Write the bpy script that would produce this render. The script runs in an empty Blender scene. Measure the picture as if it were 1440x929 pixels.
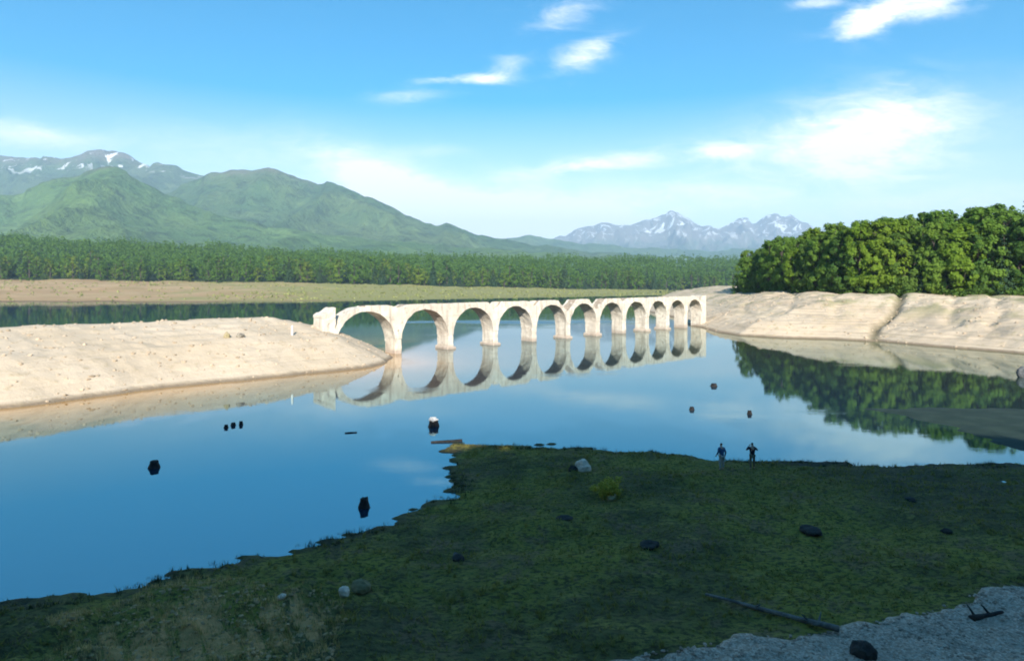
import bpy, bmesh, math, random
import numpy as np
from mathutils import Vector, Matrix, noise as mn

random.seed(7)
rng = np.random.default_rng(7)
scene = bpy.context.scene
COL = scene.collection
R = math.radians

# ------------------------------------------------------------------ camera
F, H, HOR = 900.0, 12.7, 395.0          # focal length in photo pixels, eye height above the water, horizon row
cam_d = bpy.data.cameras.new("camera")
cam_d.sensor_width = 36.0
cam_d.lens = 36.0 * F / 1440.0
cam_d.shift_y = -(464.5 - HOR) / 1440.0
cam_d.clip_start, cam_d.clip_end = 0.3, 60000.0
cam = bpy.data.objects.new("camera", cam_d)
cam.location = (0, 0, H)
cam.rotation_euler = (R(90), 0, 0)
COL.objects.link(cam)
scene.camera = cam

# ------------------------------------------------------------------ light and render
SUN_EL = R(28)
SUN_ROT = R(176)                        # clockwise from +Y: behind the camera, to the right
sun_d = bpy.data.lights.new("sun", 'SUN')
sun_d.energy, sun_d.angle, sun_d.color = 5.0, R(0.5), (1.0, 0.93, 0.82)
sun = bpy.data.objects.new("sun", sun_d)
SV = Vector((math.sin(SUN_ROT) * math.cos(SUN_EL), math.cos(SUN_ROT) * math.cos(SUN_EL), math.sin(SUN_EL)))
sun.rotation_euler = SV.to_track_quat('Z', 'Y').to_euler()
sun.location = SV * 300
COL.objects.link(sun)
scene.view_settings.view_transform = 'Standard'
scene.view_settings.look = 'None'
scene.view_settings.exposure = 1.0
scene.view_settings.gamma = 1.0
scene.render.engine = 'CYCLES'
cy = scene.cycles
cy.use_denoising = True
cy.max_bounces, cy.diffuse_bounces, cy.glossy_bounces, cy.transmission_bounces = 6, 2, 3, 3
cy.volume_bounces = 1
cy.caustics_reflective = cy.caustics_refractive = False
cy.filter_width = 1.9


# ------------------------------------------------------------------ node helpers
class NT:
    """A few short cuts for building node trees."""
    def __init__(s, tree):
        s.t = tree
        s.n = tree.nodes
        s.l = tree.links

    def put(s, sock, v):
        if isinstance(v, bpy.types.NodeSocket):
            s.l.new(v, sock)
        else:
            sock.default_value = v

    def math(s, op, a, b=0.0, c=None, clamp=False):
        n = s.n.new('ShaderNodeMath')
        n.operation = op
        n.use_clamp = clamp
        s.put(n.inputs[0], a)
        s.put(n.inputs[1], b)
        if c is not None:
            s.put(n.inputs[2], c)
        return n.outputs[0]

    def noise(s, vec, scale, detail=4.0, rough=0.55, dist=0.0):
        n = s.n.new('ShaderNodeTexNoise')
        if vec is not None:
            s.l.new(vec, n.inputs['Vector'])
        n.inputs['Scale'].default_value = scale
        n.inputs['Detail'].default_value = detail
        n.inputs['Roughness'].default_value = rough
        n.inputs['Distortion'].default_value = dist
        return n.outputs['Fac']

    def ramp(s, fac, stops, interp='LINEAR'):
        n = s.n.new('ShaderNodeValToRGB')
        n.color_ramp.interpolation = interp
        e = n.color_ramp.elements
        while len(e) < len(stops):
            e.new(0.5)
        for k, (p, c) in enumerate(stops):
            e[k].position = p
            e[k].color = (c, c, c, 1) if isinstance(c, (int, float)) else (*c, 1)
        s.l.new(fac, n.inputs[0])
        return n.outputs[0]

    def mix(s, fac, a, b, mode='MIX'):
        n = s.n.new('ShaderNodeMix')
        n.data_type = 'RGBA'
        n.blend_type = mode
        s.put(n.inputs[0], fac)
        for i, v in ((6, a), (7, b)):
            s.put(n.inputs[i], v if isinstance(v, bpy.types.NodeSocket) else (*v, 1))
        return n.outputs[2]

    def smooth(s, v, lo, hi):
        n = s.n.new('ShaderNodeMapRange')
        n.interpolation_type = 'SMOOTHSTEP'
        s.put(n.inputs[0], v)
        n.inputs[1].default_value, n.inputs[2].default_value = lo, hi
        return n.outputs[0]

    def mapping(s, vec, scale=(1, 1, 1), rot=(0, 0, 0)):
        n = s.n.new('ShaderNodeMapping')
        s.l.new(vec, n.inputs[0])
        n.inputs['Scale'].default_value = scale
        n.inputs['Rotation'].default_value = rot
        return n.outputs[0]

    def bump(s, h, strength, dist, normal=None):
        n = s.n.new('ShaderNodeBump')
        s.put(n.inputs['Strength'], strength)
        n.inputs['Distance'].default_value = dist
        s.l.new(h, n.inputs['Height'])
        if normal is not None:
            s.l.new(normal, n.inputs['Normal'])
        return n.outputs[0]

    def attr(s, name):
        n = s.n.new('ShaderNodeAttribute')
        n.attribute_name = name
        return n.outputs['Fac']


def material(name, rough=0.9, spec=0.25):
    m = bpy.data.materials.new(name)
    m.use_nodes = True
    t = NT(m.node_tree)
    b = t.n['Principled BSDF']
    b.inputs['Roughness'].default_value = rough
    b.inputs['Specular IOR Level'].default_value = spec
    geo = t.n.new('ShaderNodeNewGeometry')
    t.pos = geo.outputs['Position']
    tc = t.n.new('ShaderNodeTexCoord')
    t.obj = tc.outputs['Object']
    t.bsdf = b
    sx = t.n.new('ShaderNodeSeparateXYZ')
    t.l.new(t.pos, sx.inputs[0])
    t.x, t.y, t.z = sx.outputs
    return m, t


# ------------------------------------------------------------------ world: physical sky with thin clouds
world = bpy.data.worlds.new("World")
scene.world = world
world.use_nodes = True
w = NT(world.node_tree)
bg = w.n['Background']
bg.inputs['Strength'].default_value = 0.092
sky = w.n.new('ShaderNodeTexSky')
sky.sky_type = 'NISHITA'
sky.sun_disc = False
sky.sun_elevation = SUN_EL
sky.sun_rotation = SUN_ROT
sky.altitude = 500
sky.air_density, sky.dust_density, sky.ozone_density = 1.0, 0.25, 1.5
hs = w.n.new('ShaderNodeHueSaturation')
hs.inputs['Hue'].default_value = 0.488
w.l.new(sky.outputs[0], hs.inputs['Color'])
tc = w.n.new('ShaderNodeTexCoord')
sep = w.n.new('ShaderNodeSeparateXYZ')
w.l.new(tc.outputs['Generated'], sep.inputs[0])
dx, dy, dz = sep.outputs
w.l.new(w.math('ADD', 0.78, w.math('MULTIPLY', w.smooth(dz, 0.06, 0.42), 1.40)), hs.inputs['Saturation'])
ya = w.math('MAXIMUM', dy, 0.02)
U = w.math('DIVIDE', dx, ya)            # slope to the right and up of a sky direction ahead of the camera
V = w.math('DIVIDE', dz, ya)
ahead = w.smooth(dy, 0.05, 0.25)
cv = w.n.new('ShaderNodeCombineXYZ')
w.l.new(U, cv.inputs[0])
w.l.new(V, cv.inputs[1])
wisp = w.noise(w.mapping(cv.outputs[0], (7.0, 24.0, 1), (0, 0, R(-16))), 1.0, 8.0, 0.66, 0.9)
puff = w.noise(w.mapping(cv.outputs[0], (9.0, 20.0, 1)), 1.0, 6.0, 0.6, 0.3)


def cloud(px, py, a, b, tilt, gain, tex, lo, hi):
    """One soft patch of cloud round a sky direction (given as photo column and row), broken up by noise."""
    u0, v0 = (px - 720) / F, (HOR - py) / F
    c, s_ = math.cos(R(tilt)), math.sin(R(tilt))
    du = w.math('SUBTRACT', U, u0)
    dv = w.math('SUBTRACT', V, v0)
    e1 = w.math('ADD', w.math('MULTIPLY', du, c * F / a), w.math('MULTIPLY', dv, s_ * F / a))
    e2 = w.math('ADD', w.math('MULTIPLY', du, -s_ * F / b), w.math('MULTIPLY', dv, c * F / b))
    rr = w.math('ADD', w.math('MULTIPLY', e1, e1), w.math('MULTIPLY', e2, e2))
    g = w.math('EXPONENT', w.math('MULTIPLY', rr, -1.0))
    t_ = w.smooth(w.math('ADD', tex, w.math('MULTIPLY', g, 0.30)), lo, hi)
    return w.math('MULTIPLY', w.math('MULTIPLY', g, t_), gain)


CL = [
    (668, 111, 52, 11, 2, 1.25, wisp, .46, .78), (618, 113, 40, 6, 3, .45, wisp, .45, .8),
    (826, 74, 62, 22, 26, .95, wisp, .50, .92), (790, 18, 60, 30, 8, .7, wisp, .52, .95), (705, 95, 46, 18, 22, .5, wisp, .5, .85),
    (1215, 32, 46, 24, 24, 1.2, puff, .48, .76), (1290, 8, 95, 22, 12, 1.2, puff, .48, .78), (1150, 4, 46, 9, 4, .7, wisp, .5, .8),
    (1250, 188, 122, 60, 8, 1.25, wisp, .28, .80), (1160, 195, 165, 42, 10, .75, wisp, .38, .80), (1200, 240, 130, 28, 0, .6, wisp, .4, .8),
    (1012, 213, 46, 12, 3, 1.25, wisp, .45, .75), (868, 228, 95, 15, 6, 1.15, wisp, .43, .75), (815, 235, 44, 9, 0, .7, wisp, .45, .75),
    (560, 272, 105, 34, -24, 2.2, puff, .28, .66), (690, 300, 140, 32, -4, 2.0, puff, .30, .68), (810, 300, 140, 34, 4, 1.1, puff, .32, .7),
    (1020, 272, 120, 22, 0, .8, wisp, .38, .75), (30, 188, 100, 17, -6, .85, wisp, .36, .7), (570, 136, 55, 11, 2, .4, wisp, .45, .8),
    (1330, 285, 240, 26, 4, .6, puff, .35, .75), (730, 248, 60, 14, 0, .55, wisp, .45, .75), (600, 212, 80, 12, 0, .3, wisp, .45, .8),
    (980, 330, 520, 40, 0, .3, puff, .2, .7), (330, 215, 200, 40, -5, .28, wisp, .36, .8),
]
tot = None
for c_ in CL:
    k = cloud(*c_)
    tot = k if tot is None else w.math('ADD', tot, k)
fine = w.noise(w.mapping(cv.outputs[0], (22, 70, 1), (0, 0, R(-18))), 1.0, 7.0, 0.7, 0.8)
tot = w.math('MULTIPLY', tot, w.math('ADD', 0.45, w.math('MULTIPLY', w.smooth(fine, .22, .78), .62)))
tot = w.math('MULTIPLY', w.math('MINIMUM', tot, 0.95), ahead)
around = w.noise(w.mapping(tc.outputs['Generated'], (3, 3, 9)), 1.0, 6.0, 0.6, 0.4)      # sky elsewhere: a few faint veils
veil = w.math('MULTIPLY', w.smooth(around, .56, .85), w.math('SUBTRACT', 0.5, w.math('MULTIPLY', ahead, 0.5)))
tot = w.math('MAXIMUM', tot, veil)
skyc = w.mix(tot, hs.outputs[0], (8.4, 8.3, 8.4))
w.l.new(skyc, bg.inputs['Color'])


# ------------------------------------------------------------------ geometry helpers
def P(x, y, z=0.0):
    """World point at height z that the photo shows at column x, row y."""
    D = F * (H - z) / (y - HOR)
    return ((x - 720) * D / F, D)


def PD(x, D):
    return ((x - 720) * D / F, D)


def tag(o, label=None, cat=None, group=None, kind=None):
    if label: o['label'] = label
    if cat: o['category'] = cat
    if group: o['group'] = group
    if kind: o['kind'] = kind
    return o


def link_mesh(name, me, mats=None, parent=None):
    o = bpy.data.objects.new(name, me)
    COL.objects.link(o)
    if mats is not None and not me.materials:
        for m in (mats if isinstance(mats, (list, tuple)) else [mats]):
            me.materials.append(m)
    if parent: o.parent = parent
    return o


def mesh_np(name, v, f, smooth=True):
    me = bpy.data.meshes.new(name)
    v = np.asarray(v, dtype=np.float32)
    f = np.asarray(f, dtype=np.int32)
    n, k = f.shape
    me.vertices.add(len(v))
    me.vertices.foreach_set('co', v.ravel())
    me.loops.add(n * k)
    me.loops.foreach_set('vertex_index', f.ravel())
    me.polygons.add(n)
    me.polygons.foreach_set('loop_start', np.arange(0, n * k, k, dtype=np.int32))
    me.polygons.foreach_set('loop_total', np.full(n, k, dtype=np.int32))
    me.polygons.foreach_set('use_smooth', np.full(n, smooth))
    me.update(calc_edges=True)
    me.validate()
    return me


def fattr(me, name, vals):
    a = me.attributes.new(name, 'FLOAT', 'POINT')
    a.data.foreach_set('value', np.asarray(vals, dtype=np.float32).ravel())


def empty(name, loc, rz=0.0, parent=None):
    o = bpy.data.objects.new(name, None)
    o.location = loc
    o.rotation_euler = (0, 0, rz)
    o.empty_display_size = 0.5
    COL.objects.link(o)
    if parent: o.parent = parent
    return o


def bm_obj(name, bm, mats, parent=None, smooth=False):
    me = bpy.data.meshes.new(name)
    bmesh.ops.recalc_face_normals(bm, faces=bm.faces[:])
    bm.to_mesh(me)
    bm.free()
    if smooth:
        me.polygons.foreach_set('use_smooth', [True] * len(me.polygons))
    return link_mesh(name, me, mats, parent)


def _h(ix, iy, seed):
    n = (ix.astype(np.int64) * 374761393 + iy.astype(np.int64) * 668265263 + seed * 1442695041) & 0x7fffffff
    n = (n ^ (n >> 13)) * 1274126177 & 0x7fffffff
    return ((n ^ (n >> 16)) & 0xffff) / 65535.0


def vnoise(x, y, seed=0):
    x, y = np.asarray(x, float), np.asarray(y, float)
    ix, iy = np.floor(x), np.floor(y)
    fx, fy = x - ix, y - iy
    fx, fy = fx * fx * fx * (fx * (fx * 6 - 15) + 10), fy * fy * fy * (fy * (fy * 6 - 15) + 10)
    a, b = _h(ix, iy, seed), _h(ix + 1, iy, seed)
    c, d = _h(ix, iy + 1, seed), _h(ix + 1, iy + 1, seed)
    return (a + (b - a) * fx) * (1 - fy) + (c + (d - c) * fx) * fy - 0.5


def fbm(x, y, seed=0, oct=4, gain=0.5):
    s, a = 0, 1.0
    for k in range(oct):
        s = s + a * vnoise(x, y, seed + k * 17)
        x, y, a = x * 2.03 + 11.3, y * 2.03 - 7.1, a * gain
    return s


def ridged(x, y, seed=0, oct=4):
    s, a, wgt = 0, 1.0, 1.0
    for k in range(oct):
        n = 1 - np.abs(vnoise(x, y, seed + k * 13)) * 2
        n = n * n * wgt
        wgt = np.clip(n * 1.6, 0, 1)
        s = s + a * n
        x, y, a = x * 2.1 + 3.7, y * 2.1 + 9.2, a * 0.5
    return s / 1.9


def sdf(X, Y, poly):
    """Signed distance to a polygon, positive inside."""
    poly = np.asarray(poly, float)
    d2 = np.full(X.shape, 1e18)
    ins = np.zeros(X.shape, bool)
    for k in range(len(poly)):
        ax, ay = poly[k]
        bx, by = poly[(k + 1) % len(poly)]
        ex, ey = bx - ax, by - ay
        t = np.clip(((X - ax) * ex + (Y - ay) * ey) / (ex * ex + ey * ey + 1e-9), 0, 1)
        d2 = np.minimum(d2, (X - ax - t * ex) ** 2 + (Y - ay - t * ey) ** 2)
        with np.errstate(divide='ignore', invalid='ignore'):
            c = ((ay > Y) != (by > Y)) & (X < (bx - ax) * (Y - ay) / (by - ay + 1e-12) + ax)
        ins ^= c
    d = np.sqrt(d2)
    return np.where(ins, d, -d)


def dist_line(X, Y, pts):
    pts = np.asarray(pts, float)
    d2 = np.full(X.shape, 1e18)
    for (ax, ay), (bx, by) in zip(pts[:-1], pts[1:]):
        ex, ey = bx - ax, by - ay
        t = np.clip(((X - ax) * ex + (Y - ay) * ey) / (ex * ex + ey * ey + 1e-9), 0, 1)
        d2 = np.minimum(d2, (X - ax - t * ex) ** 2 + (Y - ay - t * ey) ** 2)
    return np.sqrt(d2)


def sstep(x, a, b):
    t = np.clip((x - a) / (b - a), 0, 1)
    return t * t * (3 - 2 * t)


def heightfield(name, xs, ys, fn, mat, zmin=-0.7, attrs=None):
    X, Y = np.meshgrid(xs, ys)
    Z = fn(X, Y)
    nx, ny = len(xs), len(ys)
    idx = np.arange(nx * ny).reshape(ny, nx)
    f = np.stack([idx[:-1, :-1], idx[:-1, 1:], idx[1:, 1:], idx[1:, :-1]], -1).reshape(-1, 4)
    keep = (Z.ravel()[f] > zmin).any(1)
    f = f[keep]
    used = np.unique(f)
    remap = np.full(nx * ny, -1)
    remap[used] = np.arange(len(used))
    v = np.stack([X.ravel(), Y.ravel(), Z.ravel()], -1)[used]
    me = mesh_np(name, v, remap[f])
    for k, fn2 in (attrs or {}).items():
        fattr(me, k, fn2(v[:, 0], v[:, 1]))
    o = link_mesh(name, me, mat)
    tag(o, kind='structure')
    return o


# ------------------------------------------------------------------ materials
def earth_mat(name, c1, c2, c3, scale=1.0, bump=0.35, wet=True, rough=0.95, band=1.0):
    m, t = material(name, rough, 0.15)
    big = t.noise(t.pos, 0.09 * scale, 5, 0.6)
    mid = t.noise(t.pos, 0.9 * scale, 6, 0.65)
    fine = t.noise(t.pos, 6.0 * scale, 4, 0.7)
    col = t.mix(t.smooth(big, .35, .68), c1, c2)
    col = t.mix(t.smooth(mid, .52, .75), col, c3)
    col = t.mix(t.math('MULTIPLY', t.smooth(fine, .6, .72), 0.55), col, tuple(k * .45 for k in c1))
    st = t.noise(t.mapping(t.pos, (.05, .05, 2.6)), 1.0, 4, 0.6)
    col = t.mix(t.math('MULTIPLY', t.smooth(st, .52, .7), .40 * band), col, tuple(k * .6 for k in c2))
    st2 = t.noise(t.mapping(t.pos, (.03, .03, 6.0)), 1.0, 3, 0.6)
    col = t.mix(t.math('MULTIPLY', t.smooth(st2, .56, .66), .28 * band), col, tuple(k * .5 for k in c3))
    col = t.mix(t.math('MULTIPLY', t.smooth(st2, .46, .36), .25 * band), col, tuple(min(.7, k * 1.25) for k in c2))
    if wet:                              # wet rim just above the water line
        zz = t.math('ADD', t.z, t.math('MULTIPLY', t.math('SUBTRACT', mid, .5), 0.5))
        col = t.mix(t.math('MULTIPLY', t.math('SUBTRACT', 1.0, t.smooth(zz, .1, .55)), .75), col, (.12, .085, .05))
    t.l.new(col, t.bsdf.inputs['Base Color'])
    n = t.bump(mid, bump, .5)
    n = t.bump(fine, bump, .12, n)
    t.l.new(n, t.bsdf.inputs['Normal'])
    return m, t, col


M_SPIT, _, _ = earth_mat('spit_earth', (.49, .40, .29), (.56, .465, .35), (.41, .33, .22), 1.0, .35, band=.4)
M_BANK, tb, cb = earth_mat('bank_earth', (.50, .395, .28), (.58, .475, .35), (.41, .33, .20), .7, .4)
gm = tb.math('MULTIPLY', tb.smooth(tb.noise(tb.pos, .12, 5, .65), .46, .62), tb.smooth(tb.z, 2.0, 8.5))
cb2 = tb.mix(tb.math('MULTIPLY', gm, .65), cb, (.20, .21, .085))
cb2 = tb.mix(tb.math('MULTIPLY', tb.attr('creek'), .8), cb2, (.11, .10, .055))
tb.l.new(cb2, tb.bsdf.inputs['Base Color'])


def meadow_mat():
    m, t = material('meadow_ground', 1.0, .1)
    big = t.noise(t.pos, .10, 5, .6)
    mid = t.noise(t.mapping(t.pos, (.55, 1.1, 1)), 1.0, 6, .68)
    fine = t.noise(t.mapping(t.pos, (3.5, 6, 4)), 1.0, 5, .72)
    c = t.mix(t.smooth(big, .40, .58), (.145, .130, .055), (.290, .255, .055))
    c = t.mix(t.math('MULTIPLY', t.smooth(mid, .50, .66), .9), c, (.330, .275, .075))
    c = t.mix(t.math('MULTIPLY', t.smooth(t.noise(t.pos, .45, 6, .7), .53, .62), .75), c, (.235, .160, .090))
    c = t.mix(t.math('MULTIPLY', t.smooth(fine, .48, .58), .85), c, (.075, .068, .036))
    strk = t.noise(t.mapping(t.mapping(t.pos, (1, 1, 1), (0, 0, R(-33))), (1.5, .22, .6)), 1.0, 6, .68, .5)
    s = t.smooth(t.math('ADD', strk, t.math('MULTIPLY', t.attr('tan_streak'), .28)), .66, .76)
    s = t.math('MULTIPLY', s, t.smooth(t.attr('tan_streak'), .08, .5))
    c = t.mix(s, c, t.mix(t.smooth(mid, .42, .62), (.70, .38, .16), (.46, .28, .11)))  # streaks of lighter, warmer tan over the meadow colour
    c = t.mix(t.math('MULTIPLY', t.attr('mud'), .75), c, (.100, .086, .064))
    t.l.new(c, t.bsdf.inputs['Base Color'])
    n = t.bump(mid, .9, .5)
    n = t.bump(fine, .9, .16, n)
    t.l.new(n, t.bsdf.inputs['Normal'])
    return m


M_MEADOW = meadow_mat()


def gravel_mat():
    m, t = material('gravel', .9, .3)
    vo = t.n.new('ShaderNodeTexVoronoi')
    t.l.new(t.pos, vo.inputs['Vector'])
    vo.inputs['Scale'].default_value = 14.0
    mid = t.noise(t.pos, .8, 5, .6)
    sp = t.n.new('ShaderNodeSeparateColor')
    t.l.new(vo.outputs['Color'], sp.inputs[0])
    c = t.ramp(sp.outputs[0], [(0, (.28, .20, .14)), (.5, (.43, .33, .25)), (1, (.58, .47, .37))])
    c = t.mix(t.math('MULTIPLY', t.smooth(mid, .5, .72), .5), c, (.26, .24, .19))
    t.l.new(c, t.bsdf.inputs['Base Color'])
    n = t.bump(vo.outputs['Distance'], .8, .06)
    n = t.bump(mid, .5, .3, n)
    t.l.new(n, t.bsdf.inputs['Normal'])
    return m


M_GRAVEL = gravel_mat()


def simple_mat(name, c1, c2, scale=3.0, rough=.9, bump=.4, bdist=.05, spec=.2):
    m, t = material(name, rough, spec)
    n = t.noise(t.obj, scale, 5, .65)
    t.l.new(t.mix(t.smooth(n, .35, .68), c1, c2), t.bsdf.inputs['Base Color'])
    t.l.new(t.bump(n, bump, bdist), t.bsdf.inputs['Normal'])
    return m


M_BARK = simple_mat('bark', (.06, .05, .04), (.14, .12, .10), 2.5)
M_BIRCH = simple_mat('pale_bark', (.35, .33, .29), (.16, .14, .12), 2.0)
M_STUMP = simple_mat('wet_dark_wood', (.010, .010, .012), (.035, .030, .026), 4.0, .75)
M_SUNTOP = simple_mat('sunlit_wood', (.74, .71, .66), (.55, .51, .46), 4.0)
M_DRIFT = simple_mat('driftwood', (.30, .27, .22), (.17, .15, .12), 3.0)
M_ROCKW = simple_mat('pale_stone', (.66, .57, .46), (.40, .33, .25), 2.5)
M_ROCKG = simple_mat('grey_stone', (.125, .135, .14), (.07, .075, .08), 2.5)
M_ROCKD = simple_mat('dark_stone', (.022, .022, .022), (.05, .048, .042), 3.0)
M_TAN = simple_mat('tan_clay', (.38, .31, .19), (.26, .23, .12), 3.0)
M_TANDULL = simple_mat('dull_clay', (.20, .17, .09), (.13, .12, .06), 3.0)
M_PEBBLE = simple_mat('pebbles', (.34, .27, .19), (.56, .45, .33), .9)
M_GPEB = simple_mat('grey_pebbles', (.24, .18, .135), (.52, .43, .35), 1.7)
M_CLOD = simple_mat('earth_clods', (.50, .33, .17), (.24, .17, .09), 1.3)
M_POST = simple_mat('white_painted_wood', (.78, .77, .74), (.66, .64, .60), 3.0)


def leaf_mat(name, dark, light, warm, transl=.3):
    m, t = material(name, .75, .15)
    oi = t.n.new('ShaderNodeObjectInfo')
    isl = t.n.new('ShaderNodeNewGeometry').outputs['Random Per Island']
    clump = t.noise(t.obj, .45, 3, .6)
    c = t.mix(t.smooth(t.math('ADD', t.math('MULTIPLY', isl, .5), t.math('MULTIPLY', clump, .7)), .3, .85), dark, light)
    c = t.mix(t.math('MULTIPLY', t.smooth(oi.outputs['Random'], .35, 1.0), .8), c, warm)
    t.l.new(c, t.bsdf.inputs['Base Color'])
    tr = t.n.new('ShaderNodeBsdfTranslucent')
    t.l.new(c, tr.inputs[0])
    mx = t.n.new('ShaderNodeMixShader')
    mx.inputs[0].default_value = transl
    t.l.new(t.bsdf.outputs[0], mx.inputs[1])
    t.l.new(tr.outputs[0], mx.inputs[2])
    t.l.new(mx.outputs[0], t.n['Material Output'].inputs['Surface'])
    return m


M_LEAF = leaf_mat('broad_leaves', (.110, .215, .036), (.200, .335, .048), (.205, .320, .048), .55)
M_LEAFY = leaf_mat('yellow_green_leaves', (.145, .250, .026), (.225, .345, .036), (.230, .330, .036), .55)
M_LEAFD = leaf_mat('dark_leaves', (.065, .150, .032), (.125, .220, .040), (.135, .220, .038), .5)
M_NEEDLE = leaf_mat('dark_needles', (.022, .052, .028), (.042, .084, .034), (.055, .095, .030), .15)
M_FARLEAF = leaf_mat('far_leaves', (.070, .155, .022), (.150, .265, .028), (.215, .275, .030), .45)
M_FORMASS = leaf_mat('forest_mass', (.036, .100, .022), (.095, .190, .030), (.10, .19, .03), .4)
M_BUSH = leaf_mat('bush_leaves', (.34, .33, .04), (.52, .46, .09), (.5, .42, .1), .45)
M_GRASS = leaf_mat('grass_blades', (.150, .150, .040), (.29, .27, .07), (.24, .23, .06), .5)
M_SEDGE = leaf_mat('sedge', (.020, .030, .014), (.060, .075, .026), (.05, .06, .02), .2)
M_DRYST = leaf_mat('dry_stalks', (.34, .25, .09), (.58, .43, .18), (.5, .4, .18), .4)
M_DRYGRASS = leaf_mat('shore_grass', (.20, .23, .07), (.34, .34, .13), (.30, .30, .1), .2)


def concrete_mat():
    m, t = material('weathered_concrete', .92, .2)
    big = t.noise(t.obj, .35, 5, .6)
    mid = t.noise(t.obj, 1.6, 6, .7)
    streak = t.noise(t.mapping(t.obj, (1.3, 1.3, .12)), 1.0, 5, .65)
    lift = t.noise(t.mapping(t.obj, (.03, .03, 1.4)), 1.0, 3, .7)
    c = t.mix(t.smooth(big, .35, .68), (.72, .67, .57), (.60, .53, .44))
    c = t.mix(t.math('MULTIPLY', t.smooth(streak, .48, .66), .70), c, (.32, .27, .21))
    c = t.mix(t.math('MULTIPLY', t.smooth(lift, .55, .7), .35), c, (.42, .35, .28))
    c = t.mix(t.math('MULTIPLY', t.smooth(mid, .55, .66), .65), c, (.24, .19, .155))
    zz = t.math('ADD', t.z, t.math('MULTIPLY', t.math('SUBTRACT', mid, .5), 1.2))
    c = t.mix(t.math('MULTIPLY', t.math('SUBTRACT', 1.0, t.smooth(zz, .25, 1.1)), .6), c, (.26, .19, .15))   # tide mark
    rnd = t.n.new('ShaderNodeObjectInfo').outputs['Random']
    c = t.mix(t.math('MULTIPLY', rnd, .32), c, (.52, .43, .34))
    t.l.new(c, t.bsdf.inputs['Base Color'])
    n = t.bump(mid, .6, .15)
    n = t.bump(t.noise(t.obj, 9, 4, .7), .5, .03, n)
    t.l.new(n, t.bsdf.inputs['Normal'])
    return m


M_CONC = concrete_mat()
M_RUBBLE = simple_mat('rubble_fill', (.42, .34, .26), (.26, .21, .16), 1.6, .95, .8, .2)


def water_mat():
    m, t = material('lake_water', .015, .5)
    b = t.bsdf
    b.inputs['Specular Tint'].default_value = (.62, .95, 1.0, 1)
    deep = t.mix(t.attr('bank_reflection'), (.0005, .022, .060), (.085, .085, .016))  # olive off the bank paints the wood's green reflection into the water colour
    sh = t.math('ADD', t.math('MULTIPLY', t.attr('spit_shallows'), 2.9), t.math('MULTIPLY', t.attr('bank_reflection'), 1.8))
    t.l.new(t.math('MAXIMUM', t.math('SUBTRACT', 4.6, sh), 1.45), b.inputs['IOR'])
    t.l.new(t.mix(t.attr('spit_shallows'), deep, (.40, .215, .07)), b.inputs['Base Color'])  # lake bed brown and the spit's tan reflection, both put into the opaque colour
    rip = t.noise(t.mapping(t.pos, (.55, 1.1, 1)), 1.0, 5, .6)
    swell = t.noise(t.mapping(t.pos, (.035, .09, 1)), 1.0, 3, .55)
    # a breeze line across the lake behind the bridge, and faint slicks elsewhere
    yw = t.math('ADD', t.y, t.math('MULTIPLY', t.math('SUBTRACT', swell, .5), 26.0))
    band = t.math('MULTIPLY', t.smooth(yw, 188, 194), t.math('SUBTRACT', 1.0, t.smooth(yw, 201, 210)))
    xw = t.math('MULTIPLY', t.smooth(t.x, -42, -28), t.math('SUBTRACT', 1.0, t.smooth(t.x, 30, 46)))
    band = t.math('MULTIPLY', band, xw)
    slick = t.math('MULTIPLY', t.smooth(swell, .58, .70), .045)
    t.l.new(t.math('ADD', .012, t.math('MULTIPLY', band, .30)), b.inputs['Roughness'])
    st = t.math('ADD', t.math('ADD', .010, slick), t.math('MULTIPLY', band, .55))
    n = t.bump(rip, st, .25)
    t.l.new(n, b.inputs['Normal'])
    return m


M_WATER = water_mat()

# ------------------------------------------------------------------ the bed of the lake
v = [(-15500, -1900, -5), (15500, -1900, -5), (15500, 15500, -5), (-15500, 15500, -5)]
M_BED = simple_mat('lake_bed_mud', (.10, .08, .05), (.14, .12, .08), .05)
o = link_mesh('ground', mesh_np('ground', v, [(0, 1, 2, 3)], False), M_BED)
tag(o, kind='structure')

# ------------------------------------------------------------------ foreground: shaded meadow, gravel, hillside behind
MEADOW_PX = [(-700, 985), (-350, 925), (0, 855), (70, 846), (130, 839), (200, 823), (260, 809), (300, 797), (345, 790), (385, 784), (420, 773),
             (455, 764), (520, 746), (560, 733), (590, 719), (622, 704), (640, 690), (645, 672), (636, 656), (640, 642), (632, 630), (640, 624),
             (660, 627), (700, 628), (745, 629), (800, 630), (850, 633), (900, 635), (950, 640), (1000, 647), (1060, 650), (1100, 651),
             (1150, 653), (1200, 655), (1290, 656), (1370, 656), (1440, 654), (1600, 652), (1900, 660)]
MEADOW = [P(*p) for p in MEADOW_PX] + [(95, 20), (120, -60), (-120, -60), (-60, 12)]
GRAVEL_PX = [(700, 960), (835, 927), (900, 915), (985, 907), (1060, 901), (1120, 894), (1180, 885), (1235, 873), (1285, 863), (1340, 848), (1400, 830),
             (1445, 822), (1560, 806), (1760, 790)]
GRAVEL = [P(x, y, .75) for x, y in GRAVEL_PX] + [(60, 14), (40, 8), (5, 8), (-2, 14)]


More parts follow.
